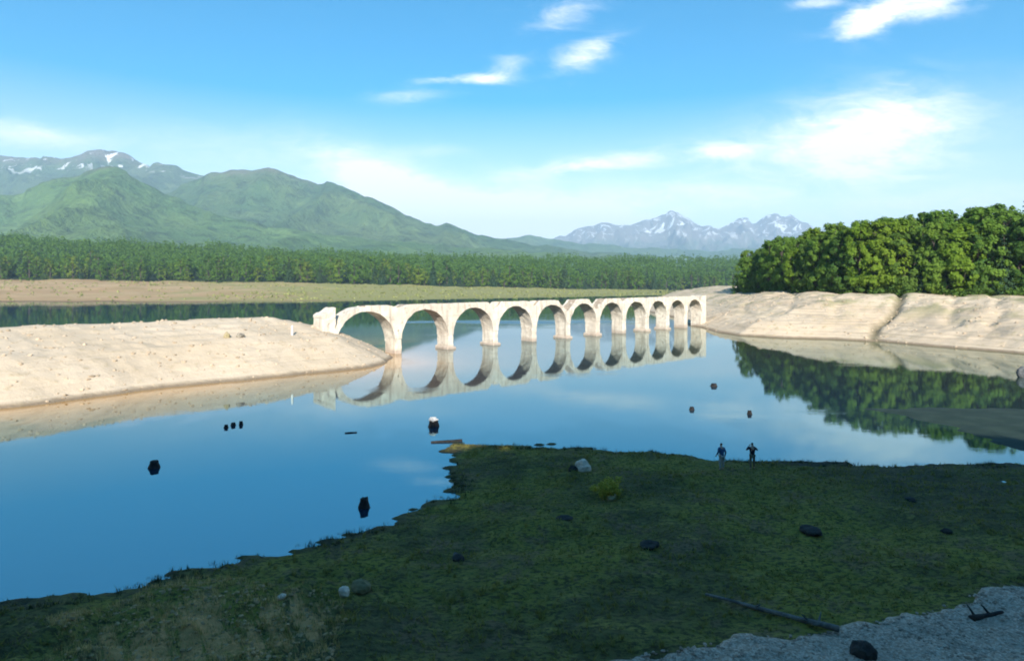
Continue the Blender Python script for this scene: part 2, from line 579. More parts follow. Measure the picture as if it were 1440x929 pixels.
def meadow_h(X, Y):
    d = sdf(X, Y, MEADOW)
    d = d + fbm(X * .35, Y * .9, 3, 4) * 1.3 + fbm(X * .9, Y * 2.6, 4, 3) * .9
    z = np.where(d > 0,   .10 + .9 * (1 - np.exp(-np.clip(d, 0, 60) / 14.0)), d * .16)
    z = z + np.clip(d * .4, 0, 1) * (fbm(X * .22, Y * .4, 9, 4) * .34 + fbm(X * .9, Y * 1.3, 21, 3) * .13)
    left = sstep(-X, 2, 9) * sstep(30 - Y, -2, 5)
    z = z + left * np.clip(d * .25, 0, 1) * (np.abs(fbm(X * .5, Y * .35, 33, 4)) * .9)
    toe = 18.6 + fbm(X * .12, Y * 0, 40, 3) * 1.2 - np.clip(np.abs(X) - 10, 0, 30) * .10
    z = z + np.clip(toe - np.clip(Y, 1.5, 99), 0, None) * .575
    z = np.where(d > 2.5, np.maximum(z, .05), z)
    back = np.clip(-2.0 - Y, 0, None)
    z = z + back * .62 + np.clip(back, 0, 8) * 0
    return z


TAN_STREAKS = [((290, 880), 4.4, 2.4), ((375, 875), 3.2, 1.5), ((430, 850), 1.8, .9), ((200, 905), 3.6, 2.0), ((95, 856), .9, .5), ((320, 835), 1.0, .6), ((150, 870), 1.0, .6)]


def tan_streak_a(x, y):
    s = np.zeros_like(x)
    for (px, py), ra, rb in TAN_STREAKS:
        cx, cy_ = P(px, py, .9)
        ax, ay = .55, -.83               # the tan streaks run down towards the water
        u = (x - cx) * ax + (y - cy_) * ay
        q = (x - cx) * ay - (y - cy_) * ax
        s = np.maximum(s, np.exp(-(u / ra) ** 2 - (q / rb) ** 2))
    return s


def mud_a(x, y):
    d = sdf(x, y, MEADOW) + fbm(x * .4, y * .9, 5, 3) * 1.6
    return np.clip(1 - sstep(d, .0, 1.1), 0, 1) * .8 + sstep(x, 10, 26) * sstep(y, 31, 41) * .8


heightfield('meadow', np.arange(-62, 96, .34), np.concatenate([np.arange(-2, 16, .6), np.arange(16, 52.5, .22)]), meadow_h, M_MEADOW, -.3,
            {'tan_streak': tan_streak_a, 'mud': mud_a})
M_HILL = simple_mat('forest_floor', (.05, .055, .03), (.09, .075, .045), .4, 1.0, .6, .4)


def hill_h(X, Y):
    z = meadow_h(X, np.minimum(Y, -2.0)) * 0 + 11.2 + np.clip(-2.0 - Y, 0, 65) * .66
    z = z + sstep(-Y, 3, 20) * fbm(X * .05, Y * .05, 50, 4) * 5
    return z


heightfield('hillside', np.arange(-130, 260, 3.0), np.arange(-110, -1.9, 2.0), hill_h, M_HILL, -50)


def gravel_h(X, Y):
    d = sdf(X, Y, GRAVEL) + fbm(X * .8, Y * .8, 61, 3) * .6
    return np.where(d > 0, meadow_h(X, Y) + np.clip(d * .15, 0, .06) + fbm(X * 2.2, Y * 2.2, 66, 3) * .035 * np.clip(d, 0, 1), -1.0)


def clipped(name, xs, ys, poly, fn, mat):
    o = heightfield(name, xs, ys, fn, mat, 0.0)
    return o


heightfield('gravel_shore', np.arange(-4, 62, .2), np.arange(8, 33, .2), gravel_h, M_GRAVEL, .2)

# low mud bar on the right, its shade put into the dark mud colour
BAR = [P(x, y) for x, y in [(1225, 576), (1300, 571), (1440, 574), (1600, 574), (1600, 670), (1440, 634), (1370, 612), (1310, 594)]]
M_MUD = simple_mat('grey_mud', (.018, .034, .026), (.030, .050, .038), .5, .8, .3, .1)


def bar_h(X, Y):
    d = sdf(X, Y, BAR) + fbm(X * .2, Y * .5, 71, 4) * 1.6
    return np.where(d > 0, .02 + .30 * (1 - np.exp(-d / 5)), d * .08) + np.clip(d, 0, 1) * fbm(X * .3, Y * .8, 72, 3) * .06


heightfield('mud_bar', np.arange(28, 80, .5), np.arange(38, 70, .4), bar_h, M_MUD, -.2)

# ------------------------------------------------------------------ left spit
SPIT = [P(x, y) for x, y in [(-500, 640), (-200, 600), (0, 575), (60, 568), (130, 559), (200, 549), (260, 542), (330, 535), (400, 528), (450, 523), (500, 519), (530, 515), (549, 510)]]
SPIT += [(-19.6, 104), (-21.5, 110), (-27, 118), (-36, 126), (-62, 122), (-100, 112), (-170, 100), (-200, 60)]


def spit_h(X, Y):
    d = sdf(X, Y, SPIT) + fbm(X * .12, Y * .12, 81, 4) * 1.4
    z = 7.6 * (1 - np.exp(-np.clip(d, 0, 99) * .078)) * 1.06
    z = np.minimum(np.clip(d, 0, 99) * .50, 4.2 + (np.clip(d, 0, 99) - 8.4) * .30)
    z = 7.5 - np.log1p(np.exp((7.5 - z) * 1.3)) / 1.3
    z = np.where(d > 0, np.maximum(z, d * .25 * np.exp(-d)), d * .3)
    df = dist_line(X, Y, SPIT[:13])
    z = np.minimum(z, 7.35 - np.clip(df - 15.5, 0, 99) * .13)
    inn = np.clip(d * .3, 0, 1)
    z = z + inn * (fbm(X * .12, Y * .12, 84, 4) * .42 + fbm(X * .7, Y * .7, 87, 3) * .16)
    q = z / .55
    z = z + inn * .045 * np.sin(q * 2 * np.pi + 2 * fbm(X * .1, Y * .1, 88, 2))
    return z


heightfield('sand_spit', np.arange(-150, -14, .5), np.arange(42, 140, .5), spit_h, M_SPIT, -.4)

# ------------------------------------------------------------------ right bank and its rising ground
BANK = [(60, 330), (56, 250), (55, 212), (51.5, 190)] + [P(x, y) for x, y in [(985, 459), (1004, 467), (1030, 472), (1100, 475.5), (1170, 477.5), (1225, 480), (1236, 479.5), (1300, 486), (1370, 492), (1440, 498), (1600, 512), (1900, 535)]]
BANK += [(210, 60), (420, 80), (520, 420), (300, 640), (110, 460)]
CREEK = [PD(1272, 180), PD(1264, 168), PD(1267, 160), PD(1261, 154), PD(1256, 150), PD(1240, 146.5), PD(1232, 142), PD(1229, 136)]
GULLY = [([PD(1120, 200), PD(1112, 180), PD(1104, 160)], .5), ([PD(1350, 165), PD(1338, 148), PD(1342, 132)], .6), ([PD(1395, 160), PD(1402, 140), PD(1396, 124)], .45), ([PD(1180, 186), PD(1172, 168), PD(1176, 150)], .4), ([PD(1060, 220), PD(1050, 195), PD(1052, 172)], .5)]


def bank_h(X, Y):
    d = sdf(X, Y, BANK) + fbm(X * .06, Y * .06, 91, 4) * 3.0
    dp = np.clip(d, 0, 400)
    z = np.minimum(dp * .36, 2.4 + np.clip(dp - 6.7, 0, None) * .27)
    cap = 9.2 + np.clip(dp - 58, 0, 140) * .10
    z = cap - np.log1p(np.exp((cap - z) * 1.0)) / 1.0
    z = np.where(d > 0, np.maximum(z, 0.02 + dp * .1 * np.exp(-dp)), d * .25)
    inn = np.clip(d * .2, 0, 1)
    z = z + inn * (fbm(X * .08, Y * .08, 94, 4) * 1.15 + fbm(X * .5, Y * .5, 97, 3) * .22)
    z = z + inn * .13 * np.sin(z / .62 * 2 * np.pi + 3 * fbm(X * .05, Y * .05, 98, 2)) * (z < 9)
    for g_, dep in GULLY:
        q = dist_line(X + fbm(X * .3, Y * .3, 160, 3) * 2.5, Y, g_)
        z = z - dep * np.exp(-(q / 1.1) ** 2) * np.clip(d * .12, 0, 1)
    c = dist_line(X + fbm(X * .5, Y * .5, 161, 2) * .8, Y, CREEK)
    z = z - 1.3 * np.exp(-(c / 1.0) ** 2) * np.clip(d * .12, 0, 1)
    return z


heightfield('right_bank', np.concatenate([np.arange(20, 135, .6), np.arange(135, 300, 4)]), np.concatenate([np.arange(78, 215, .6), np.arange(215, 480, 3.5)]), bank_h, M_BANK, -.4,
            {'creek': lambda x, y: np.exp(-(dist_line(x, y, CREEK) / 1.1) ** 2)})

# ------------------------------------------------------------------ the lake: brown shallows off the spit, the wood's reflection painted off the bank
wx = np.concatenate([[-15000, -4000, -1200, -500, -250], np.arange(-150, 160, 2.0), [250, 500, 1200, 4000, 15000]])
wy = np.concatenate([[-1500, -400, -60, 0], np.arange(14, 270, 2.0), [330, 420, 600, 900, 1500, 2600]])
WX, WY = np.meshgrid(wx, wy)
idx = np.arange(WX.size).reshape(WX.shape)
f = np.stack([idx[:-1, :-1], idx[:-1, 1:], idx[1:, 1:], idx[1:, :-1]], -1).reshape(-1, 4)
me = mesh_np('lake_water', np.stack([WX, WY, WX * 0], -1).reshape(-1, 3), f, False)
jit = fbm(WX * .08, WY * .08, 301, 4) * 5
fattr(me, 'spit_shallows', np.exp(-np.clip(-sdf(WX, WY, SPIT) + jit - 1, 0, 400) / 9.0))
fattr(me, 'bank_reflection', np.exp(-np.clip(-sdf(WX, WY, BANK) + jit - 1, 0, 400) / 42.0))
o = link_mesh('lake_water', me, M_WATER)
tag(o, kind='structure')

# ------------------------------------------------------------------ far shore
FX = [-900, -400, 0, 300, 450, 600, 800, 1000, 1300, 1700, 2300]
F_SH = [330, 365, 379, 385, 392, 436, 505, 610, 640, 640, 640]
F_BY = [388, 391, 393, 396, 398, 402, 406, 408.5, 409, 409, 409]
F_TY = [318, 325, 330, 344, 352, 357, 361, 362, 362, 362, 362]
RUN, DEEP = 330.0, 330.0


def far_cols(px):
    return (np.interp(px, FX, F_SH), np.interp(px, FX, F_BY), np.interp(px, FX, F_TY))


def far_z(px, D):
    s, yb, yt = far_cols(px)
    db, dc = s + RUN, s + RUN + DEEP
    zb = H + (HOR - yb) * db / F
    zc = H + (HOR - yt) * dc / F - 17.0
    z = np.where(D < s, (D - s) * .05, np.where(D < db, zb * np.clip((D - s) / RUN, 0, 1) ** 1.25, zb + (zc - zb) * ((D - db) / DEEP) ** 1.1))
    z = np.where(D > dc, zc + (D - dc) * .012, z)
    return z


pxs = np.linspace(-900, 2300, 520)
Ds = np.concatenate([np.linspace(320, 1000, 150), np.linspace(1005, 1500, 40), np.linspace(1520, 3200, 30)])
PX, DD = np.meshgrid(pxs, Ds)
wob = fbm(PX * .02, DD * .008, 111, 4)
Z = far_z(PX + wob * 25, DD + wob * 16)
Xw = (PX - 720) * DD / F
Z = Z + np.clip(Z * .2, 0, 1) * fbm(Xw * .03, DD * .03, 113, 4) * 2.2
idx = np.arange(PX.size).reshape(PX.shape)
f = np.stack([idx[:-1, :-1], idx[:-1, 1:], idx[1:, 1:], idx[1:, :-1]], -1).reshape(-1, 4)
f = f[(Z.ravel()[f] > -3).any(1)]
me = mesh_np('far_shore', np.stack([Xw, DD, Z], -1).reshape(-1, 3), f)
fattr(me, 'wood', np.clip((DD - (far_cols(PX)[0] + RUN - 5)) / 10, 0, 1))
M_FAR, t, c = earth_mat('far_shore_earth', (.36, .235, .125), (.44, .31, .175), (.30, .25, .095), .12, .5)
gx = t.math('ADD', t.math('DIVIDE', t.x, t.y), t.math('MULTIPLY', t.math('SUBTRACT', t.noise(t.pos, .02, 4, .6), .5), .9))
c = t.mix(t.math('MULTIPLY', t.smooth(gx, -.62, -.22), .85), c, (.24, .245, .085))
c = t.mix(t.attr('wood'), c, (.03, .05, .02))
t.l.new(c, t.bsdf.inputs['Base Color'])
o = link_mesh('far_shore', me, M_FAR)
tag(o, kind='structure')

# ------------------------------------------------------------------ mountains
def mountain_mat(name, g1, g2, rock, snow_lo, snow_hi, snow_amt, rock_lo, rock_hi):
    m, t = material(name, 1.0, .05)
    big = t.noise(t.pos, .0016, 6, .62)
    fine = t.noise(t.pos, .012, 6, .7)
    c = t.mix(t.smooth(big, .38, .66), g1, g2)
    c = t.mix(t.math('MULTIPLY', t.smooth(fine, .48, .66), .8), c, tuple(k * .4 for k in g1))
    c = t.mix(t.math('MULTIPLY', t.smooth(t.noise(t.pos, .005, 6, .7, .5), .52, .66), .6), c, tuple(k * 1.5 for k in g2))
    zz = t.math('ADD', t.z, t.math('MULTIPLY', t.math('SUBTRACT', t.noise(t.pos, .0045, 6, .7), .5), (rock_hi - rock_lo) * 2.2))
    c = t.mix(t.smooth(zz, rock_lo, rock_hi), c, rock)
    zs = t.math('ADD', t.z, t.math('MULTIPLY', t.math('SUBTRACT', fine, .5), (snow_hi - snow_lo) * .8))
    gul = t.smooth(t.noise(t.mapping(t.pos, (1, 1, .25)), .007, 5, .6, .8), snow_amt, snow_amt + .05)
    c = t.mix(t.math('MULTIPLY', t.smooth(zs, snow_lo, snow_hi), gul), c, (.74, .76, .79))
    t.l.new(c, t.bsdf.inputs['Base Color'])
    t.l.new(t.bump(fine, 1.0, 70.0), t.bsdf.inputs['Normal'])
    return m


def mountain(name, D, pts, depth, mat, seed, amp, freq, base=10.0, jag=1.5):
    px = np.linspace(pts[0][0], pts[-1][0], 420)
    ry = np.interp(px, [p[0] for p in pts], [p[1] for p in pts])
    ry = ry + fbm(px * .06, px * 0, seed, 4) * jag * 2
    Rz = H + (HOR - ry) * D / F
    q = np.concatenate([np.linspace(-1, 0, 74), np.linspace(.06, 1, 22)])
    PXm, Q = np.meshgrid(px, q)
    RZ = np.repeat(Rz[None, :], len(q), 0)
    Dm = D + np.where(Q < 0, Q * depth, Q * depth)
    Xm = (PXm - 720) * (D + (Dm - D) * .8) / F
    g = np.where(Q < 0, (1 + Q) ** 1.45, (1 - Q) ** 1.2)
    Zm = base + (RZ - base) * g
    er = ridged(Xm * freq * 1.5, Dm * freq * .8, seed + 5, 6) - .5
    env = np.clip(np.abs(Q) * 5, 0, 1) * np.clip((1 - np.abs(Q)) * 2.4, 0, 1)
    Zm = Zm + er * env * amp * np.clip((RZ - base), 0, None)
    Dm = Dm + fbm(Xm * freq * 1.6, Zm * 0 + PXm * .013, seed + 9, 3) * depth * .10 * (1 - np.abs(Q))
    idx = np.arange(PXm.size).reshape(PXm.shape)
    f = np.stack([idx[:-1, :-1], idx[:-1, 1:], idx[1:, 1:], idx[1:, :-1]], -1).reshape(-1, 4)
    o = link_mesh(name, mesh_np(name, np.stack([Xm, Dm, Zm], -1).reshape(-1, 3), f), mat)
    tag(o, kind='structure')
    return o


M_MT1 = mountain_mat('front_mountain_forest', (.085, .165, .046), (.130, .205, .056), (.19, .17, .13), 900, 1000, .9, 560, 760)
M_MT2 = mountain_mat('second_mountain_forest', (.070, .135, .050), (.115, .170, .060), (.18, .17, .13), 1500, 1600, .9, 700, 900)
M_MT3 = mountain_mat('snow_patched_mountain', (.070, .115, .050), (.105, .140, .065), (.17, .15, .12), 930, 1150, .565, 1080, 1300)
M_MT4 = mountain_mat('distant_snow_mountain', (.06, .11, .07), (.09, .12, .08), (.20, .18, .17), 560, 1000, .545, 420, 800)
mountain('mountain', 3500, [(-900, 330), (-500, 305), (-200, 292), (-60, 288), (0, 282), (50, 266), (90, 248), (120, 236), (140, 231), (160, 233), (180, 242), (205, 258),
         (230, 270), (260, 284), (300, 300), (340, 308), (400, 322), (460, 330), (540, 338), (640, 346), (760, 356), (900, 364)], 1900, M_MT1, 201, .30, .0016)
mountain('mountain', 4700, [(150, 300), (200, 285), (240, 272), (270, 256), (300, 246), (330, 239), (352, 238), (372, 234), (395, 240), (420, 249), (440, 256), (455, 253),
         (480, 262), (510, 274), (540, 287), (570, 302), (600, 315), (618, 317), (628, 315), (650, 324), (690, 334), (740, 342), (820, 352), (940, 362)], 2400, M_MT2, 222, .30, .0013)
mountain('mountain', 6200, [(-1000, 250), (-600, 215), (-300, 222), (-100, 208), (-40, 212), (0, 217), (35, 221), (60, 221), (90, 226), (115, 217), (140, 210), (158, 212), (172, 215),
         (188, 224), (208, 233), (226, 229), (245, 235), (262, 240), (285, 246), (305, 248), (360, 270), (430, 300)], 2700, M_MT3, 243, .26, .0012, jag=2.0)
mountain('mountain', 7600, [(560, 345), (640, 338), (690, 337), (720, 334), (742, 331), (770, 335), (800, 341), (860, 346), (930, 350), (1010, 352), (1080, 348), (1150, 346), (1300, 350), (1700, 352)], 2600, M_MT2, 264, .22, .0011)
mountain('mountain', 11500, [(640, 352), (740, 342), (785, 334), (805, 325), (828, 317), (850, 314), (870, 316), (886, 316), (902, 310), (922, 303), (940, 298), (956, 302), (968, 307), (985, 319),
         (1000, 322), (1018, 318), (1034, 312), (1048, 307), (1062, 312), (1078, 305), (1096, 303), (1112, 302), (1128, 310), (1145, 318), (1190, 328), (1260, 322), (1340, 330), (1500, 344), (1800, 350)],
         3600, M_MT4, 285, .34, .0016, jag=3.0)

# ------------------------------------------------------------------ trees
def leaf_cloud(centers, radii, per, size, squash=.8, up=.35, axis=None):
    """Leaf-sized quads scattered near the surface of many small clumps; returns verts, faces."""
    C = np.repeat(np.asarray(centers), per, 0)
    Rr = np.repeat(np.asarray(radii), per)
    n = len(C)
    dirs = rng.normal(size=(n, 3))
    dirs /= np.linalg.norm(dirs, axis=1)[:, None]
    rad = Rr * rng.uniform(.45, 1.08, n)
    pos = C + dirs * rad[:, None] * np.array([1, 1, squash])
    nrm = dirs * 1.3 + rng.normal(size=(n, 3)) * .42 + np.array([0, 0, up])
    if axis is not None:                 # leaves of a single crown turn out from its axis to the light
        ax = np.stack([pos[:, 0], pos[:, 1], (pos[:, 2] - axis) * .45], -1)
        ax /= np.linalg.norm(ax, axis=1)[:, None] + 1e-6
        nrm = dirs * .55 + ax * 1.0 + rng.normal(size=(n, 3)) * .38 + np.array([0, 0, up])
    nrm /= np.linalg.norm(nrm, axis=1)[:, None]
    a = np.cross(nrm, rng.normal(size=(n, 3)))
    a /= np.linalg.norm(a, axis=1)[:, None] + 1e-9
    b = np.cross(nrm, a)
    s = size * rng.uniform(.55, 1.25, n)[:, None]
    v = np.stack([pos - a * s * .6, pos - b * s * .38, pos + a * s * .6, pos + b * s * .38], 1).reshape(-1, 3)
    f = np.arange(n * 4).reshape(n, 4)
    return v, f


def limb_tubes(paths, sides=6):
    vs, fs = [], []
    for pts in paths:
        base = len(vs)
        for k, (p, r) in enumerate(pts):
            for j in range(sides):
                a = 2 * math.pi * j / sides
                vs.append((p[0] + r * math.cos(a), p[1] + r * math.sin(a), p[2]))
        for k in range(len(pts) - 1):
            for j in range(sides):
                q = base + k * sides + j
                q2 = base + k * sides + (j + 1) % sides
                fs.append((q, q2, q2 + sides, q + sides))
    return np.array(vs), np.array(fs)


def broad_proto(seed, hgt=1.0, wide=.34, leaves=70, clumps=46, size=.037, low=.12):
    """Unit-height broadleaf tree: trunk mesh, crown mesh."""
    r = random.Random(seed)
    cs, rs, paths = [], [], []
    lean = (r.uniform(-.03, .03), r.uniform(-.03, .03))
    trunk = [((lean[0] * q, lean[1] * q, q * .92), .021 * (1 - q * .85) + .003) for q in (0, .1, .25, .45, .65, .85, 1)]
    trunk[0] = ((0, 0, -.03), .03)
    paths.append(trunk)
    while len(cs) < clumps:
        z = r.uniform(low, .97)
        prof = math.sin(math.pi * min(1, max(0, (z - low * .4) / (1.04 - low * .4))) ** .85) ** .7
        a, q = r.uniform(0, 2 * math.pi), math.sqrt(r.uniform(.08, 1))
        rad = wide * prof * q
        cs.append((rad * math.cos(a), rad * math.sin(a), z))
        rs.append(r.uniform(.035, .090) * (1.1 - .35 * z))
        if len(cs) % 4 == 0:
            z0 = max(.08, z - rad * .9 - .05)
            p0 = (lean[0] * z0, lean[1] * z0, z0)
            p1 = cs[-1]
            mid = ((p0[0] + p1[0]) * .5, (p0[1] + p1[1]) * .5, p0[2] * .45 + p1[2] * .55)
            paths.append([(p0, .010), (mid, .006), (p1, .002)])
    return limb_tubes(paths), leaf_cloud(cs, rs, leaves, size, axis=.35)


def conifer_proto(seed, wide=.17, leaves=40, size=.03, tiers=17):
    r = random.Random(seed)
    cs, rs, paths = [], [], []
    paths.append([((0, 0, -.03), .020), ((0, 0, .3), .014), ((0, 0, .7), .007), ((0, 0, .99), .002)])
    for k in range(tiers):
        z = .10 + .87 * k / (tiers - 1)
        rad = wide * (1 - (z - .08) / .94) ** .85 * r.uniform(.85, 1.12)
        nb = max(2, int(8 * (1 - z) + 3))
        for j in range(nb):
            a = 2 * math.pi * (j + r.random() * .7) / nb
            for q in ((.45, .95) if rad > .06 else (.6,)):
                cs.append((rad * q * math.cos(a), rad * q * math.sin(a), z - rad * q * .35))
                rs.append(.018 + rad * .20)
    return limb_tubes(paths), leaf_cloud(cs, rs, max(6, leaves // 4), size, .5, .5, axis=.3)


def tree_meshes(name, proto, bark, leaf):
    (tv, tf), (lv, lf) = proto
    a = mesh_np(name + '_trunk', tv, tf)
    a.materials.append(bark)
    b = mesh_np(name + '_crown', lv, lf, False)
    b.materials.append(leaf)
    return a, b


KINDS = {'broad': [], 'yellow': [], 'dark': [], 'conifer': []}
for k in range(4): KINDS['broad'].append(tree_meshes('broadleaf', broad_proto(300 + k, wide=.30 + .03 * (k % 3), leaves=62, clumps=104, low=.04), M_BARK, M_LEAF))
for k in range(2): KINDS['yellow'].append(tree_meshes('yellow_broadleaf', broad_proto(320 + k, wide=.30, leaves=62, clumps=100, low=.04), M_BARK, M_LEAFY))
for k in range(2): KINDS['dark'].append(tree_meshes('dark_broadleaf', broad_proto(340 + k, wide=.33, leaves=62, clumps=104, low=.03), M_BARK, M_LEAFD))
for k in range(2): KINDS['conifer'].append(tree_meshes('conifer', conifer_proto(360 + k, leaves=44), M_BARK, M_NEEDLE))
WORD = {'broad': ('broadleaf_tree', 'mid green broadleaf tree'), 'yellow': ('broadleaf_tree', 'bright yellow-green broadleaf tree'),
        'dark': ('broadleaf_tree', 'dark green broadleaf tree'), 'conifer': ('conifer_tree', 'dark pointed conifer')}


def plant_tree(kind, x, y, z, hgt, label, group, widen=1.0):
    tm, cm = random.choice(KINDS[kind])
    root = empty(WORD[kind][0], (x, y, z), random.uniform(0, 6.28))
    root.scale = (hgt * widen, hgt * widen, hgt)
    tag(root, label, 'tree', group)
    for nm, me in (('trunk', tm), ('crown', cm)):
        o = bpy.data.objects.new(nm, me)
        o.parent = root
        COL.objects.link(o)
    return root


def bank_z(x, y):
    return float(bank_h(np.array([x]), np.array([y]))[0])


# right bank wood: front row one by one from left to right, then rows behind it
EDGE = [(1034, 246), (1060, 236), (1090, 218), (1125, 202), (1160, 190), (1200, 180), (1250, 173), (1300, 168), (1360, 163), (1440, 157), (1560, 150), (1700, 146)]
TOPY = [(1034, 385), (1048, 356), (1062, 343), (1100, 333), (1150, 320), (1200, 312), (1260, 305), (1300, 300), (1350, 293), (1440, 285), (1700, 268)]
eD = lambda px: np.interp(px, [e[0] for e in EDGE], [e[1] for e in EDGE])
tY = lambda px: np.interp(px, [e[0] for e in TOPY], [e[1] for e in TOPY])
FRONT = [(1037, 'dark'), (1051, 'broad'), (1066, 'dark'), (1083, 'broad'), (1100, 'broad'), (1118, 'yellow'), (1136, 'dark'), (1154, 'broad'), (1172, 'broad'), (1190, 'dark'),
         (1208, 'yellow'), (1232, 'yellow'), (1253, 'yellow'), (1272, 'dark'), (1293, 'conifer'), (1312, 'broad'), (1330, 'broad'), (1352, 'yellow'), (1374, 'dark'), (1392, 'broad'),
         (1412, 'conifer'), (1432, 'broad'), (1455, 'dark'), (1480, 'broad'), (1510, 'dark'), (1545, 'broad')]
ORD = 'first second third fourth fifth sixth seventh eighth ninth tenth eleventh twelfth thirteenth fourteenth fifteenth sixteenth seventeenth eighteenth nineteenth twentieth'.split()
seen = {}
nvis = len([1 for p, k in FRONT if p <= 1440])
for n, (px, kind) in enumerate(FRONT):
    D = eD(px) + random.uniform(-1, 3)
    x, y = PD(px, D)
    z = bank_z(x, y) - .15
    top = H + (HOR - tY(px)) * D / F
    h = (top - z) * random.uniform(.74, 1.02) * (1.06 if kind == 'conifer' else 1)
    if n < len(ORD):
        lab = '%s, %s from the left end of the right bank wood front edge' % (WORD[kind][1], ORD[n])
    else:
        lab = '%s near the right picture edge, %s along the wood front edge' % (WORD[kind][1], ['twenty-first', 'twenty-second', 'twenty-third', 'twenty-fourth', 'twenty-fifth', 'twenty-sixth'][n - 20])
    plant_tree(kind, x, y, z, h, lab, 'trees along the front edge of the right bank wood', random.uniform(.78, .95))
for row in range(1, 6):
    px = 1046 + row * 5
    while px < 1530:
        D = eD(px) + row * 8.5 + random.uniform(-3, 3)
        kind = random.choices(['broad', 'yellow', 'dark', 'conifer'], [6, 1.2, 2.5, .7])[0]
        if 1190 < px < 1262: kind = random.choice(['yellow', 'yellow', 'broad'])
        if 1268 < px < 1300 or px > 1380: kind = random.choice(['dark', 'conifer', 'broad'])
        x, y = PD(px, D)
        z = bank_z(x, y) - .15
        top = H + (HOR - tY(px)) * D / F
        h = min(26, (top - z) * random.uniform(.80, 1.05))
        plant_tree(kind, x, y, z, h, '%s standing behind the front trees of the right bank wood' % WORD[kind][1], 'trees inside the right bank wood, %s' % kind, random.uniform(.8, 1.0))
        px += 7.5 * F / D * random.uniform(.8, 1.25)

# undergrowth at the foot of the wood
cs, rs = [], []
for px in np.arange(1030, 1600, 2.2):
    for k in range(2):
        D = eD(px) + random.uniform(-3, 9)
        x, y = PD(px, D)
        cs.append((x, y, bank_z(x, y) + random.uniform(.2, 1.6)))
        rs.append(random.uniform(.6, 1.3))
v, f = leaf_cloud(cs, rs, 34, .5)
o = link_mesh('undergrowth', mesh_np('undergrowth', v, f, False), M_LEAFD)
tag(o, 'dark green undergrowth along the foot of the right bank wood', 'undergrowth', kind='stuff')

# the wooded hillside behind the camera that shades the foreground
hv, hf, off = [], [], 0
for k in range(330):
    x, y = random.uniform(-60, 150), -9 - 34 * random.random() ** .9
    z = float(hill_h(np.array([x]), np.array([y]))[0])
    hgt = random.uniform(10.5, 16)
    r = random.Random(k)
    cs = [(x + r.gauss(0, .16) * hgt, y + r.gauss(0, .12) * hgt, z + hgt * r.uniform(.12, .95)) for _ in range(15)]
    v, f = leaf_cloud(cs, [hgt * r.uniform(.08, .14) for _ in cs], 24, 1.5)
    hv.append(v); hf.append(f + off); off += len(v)
o = link_mesh('hillside_wood', mesh_np('hillside_wood', np.concatenate(hv), np.concatenate(hf), False), M_LEAFD)
tag(o, 'leafy wood on the hillside above the shaded meadow', 'wood', kind='stuff')

# far shore forest: front rows as single trees (crown and trunk in one small mesh), the rest as one mass
def far_mesh(name, proto, leaf):
    (tv, tf), (lv, lf) = proto
    me = mesh_np(name, np.concatenate([tv, lv]), np.concatenate([tf, lf + len(tv)]), False)
    me.materials.append(M_BARK)
    me.materials.append(leaf)
    mi = np.zeros(len(tf) + len(lf), dtype=np.int32)
    mi[len(tf):] = 1
    me.polygons.foreach_set('material_index', mi)
    return me


FARM = {'broad': [far_mesh('far_broadleaf', broad_proto(400 + k, wide=.34, leaves=26, clumps=48, size=.052, low=.05), M_FARLEAF) for k in range(4)],
        'conifer': [far_mesh('far_conifer', conifer_proto(420 + k, wide=.19, leaves=30, size=.05, tiers=14), M_NEEDLE) for k in range(2)],
        'dark': [far_mesh('far_dark_broadleaf', broad_proto(440 + k, wide=.32, leaves=26, clumps=46, size=.052, low=.05), M_LEAFD) for k in range(2)]}
FWORD = {'broad': ('broadleaf_tree', 'mid green round-topped tree'), 'conifer': ('conifer_tree', 'dark pointed conifer'), 'dark': ('broadleaf_tree', 'dark green round-topped tree')}


def far_pz(px, D):
    return float(far_z(np.array([px]), np.array([D]))[0])


ZONES = [(75, 'at the left picture edge'), (150, 'below the peak of the front mountain'), (230, 'below the snow streaks by the peak'), (310, 'below the saddle between mountains'),
         (372, 'left of the second peak'), (440, 'right of the second peak'), (475, 'above the left end of the bridge')]
ZONES += [(x_, 'above the %s bridge arch' % ORD[k_]) for k_, x_ in enumerate([550, 627, 689, 742, 790, 831, 868, 902, 927, 953, 985])] + [(1100, 'right of the bridge end')]
n = 0
for row in range(3):
    px = -6.0 + row * 3
    while px < 1034 and n < 210:
        s, _, _ = far_cols(px)
        D = float(s) + RUN + row * 16 + random.uniform(-14, 12)
        kind = random.choices(['broad', 'conifer', 'dark'], [5, 1.6, 2.4])[0]
        x, y = PD(px, D)
        o = bpy.data.objects.new(FWORD[kind][0], random.choice(FARM[kind]))
        h = random.choice([random.uniform(12, 20), random.uniform(18, 26), random.uniform(22, 32)]) * (1.12 if kind == 'conifer' else 1)
        o.location = (x, y, far_pz(px, D) - .5)
        o.scale = (h * random.uniform(.8, 1.05),) * 2 + (h,)
        o.rotation_euler = (0, 0, random.uniform(0, 6.28))
        COL.objects.link(o)
        zone = next((nm for lim, nm in ZONES if px < lim), ZONES[-1][1])
        place = 'in far forest row %s, %s' % (['one', 'two', 'three'][row], zone)
        tag(o, '%s %s' % (FWORD[kind][1], place), 'tree', 'far shore %s trees %s, %s row' % (kind, zone, ORD[row]))
        n += 1
        px += random.choice([9, 14, 20, 26, 32]) * (420 / D) * 1.15 * 1.25
fv, ff, off = [], [], 0
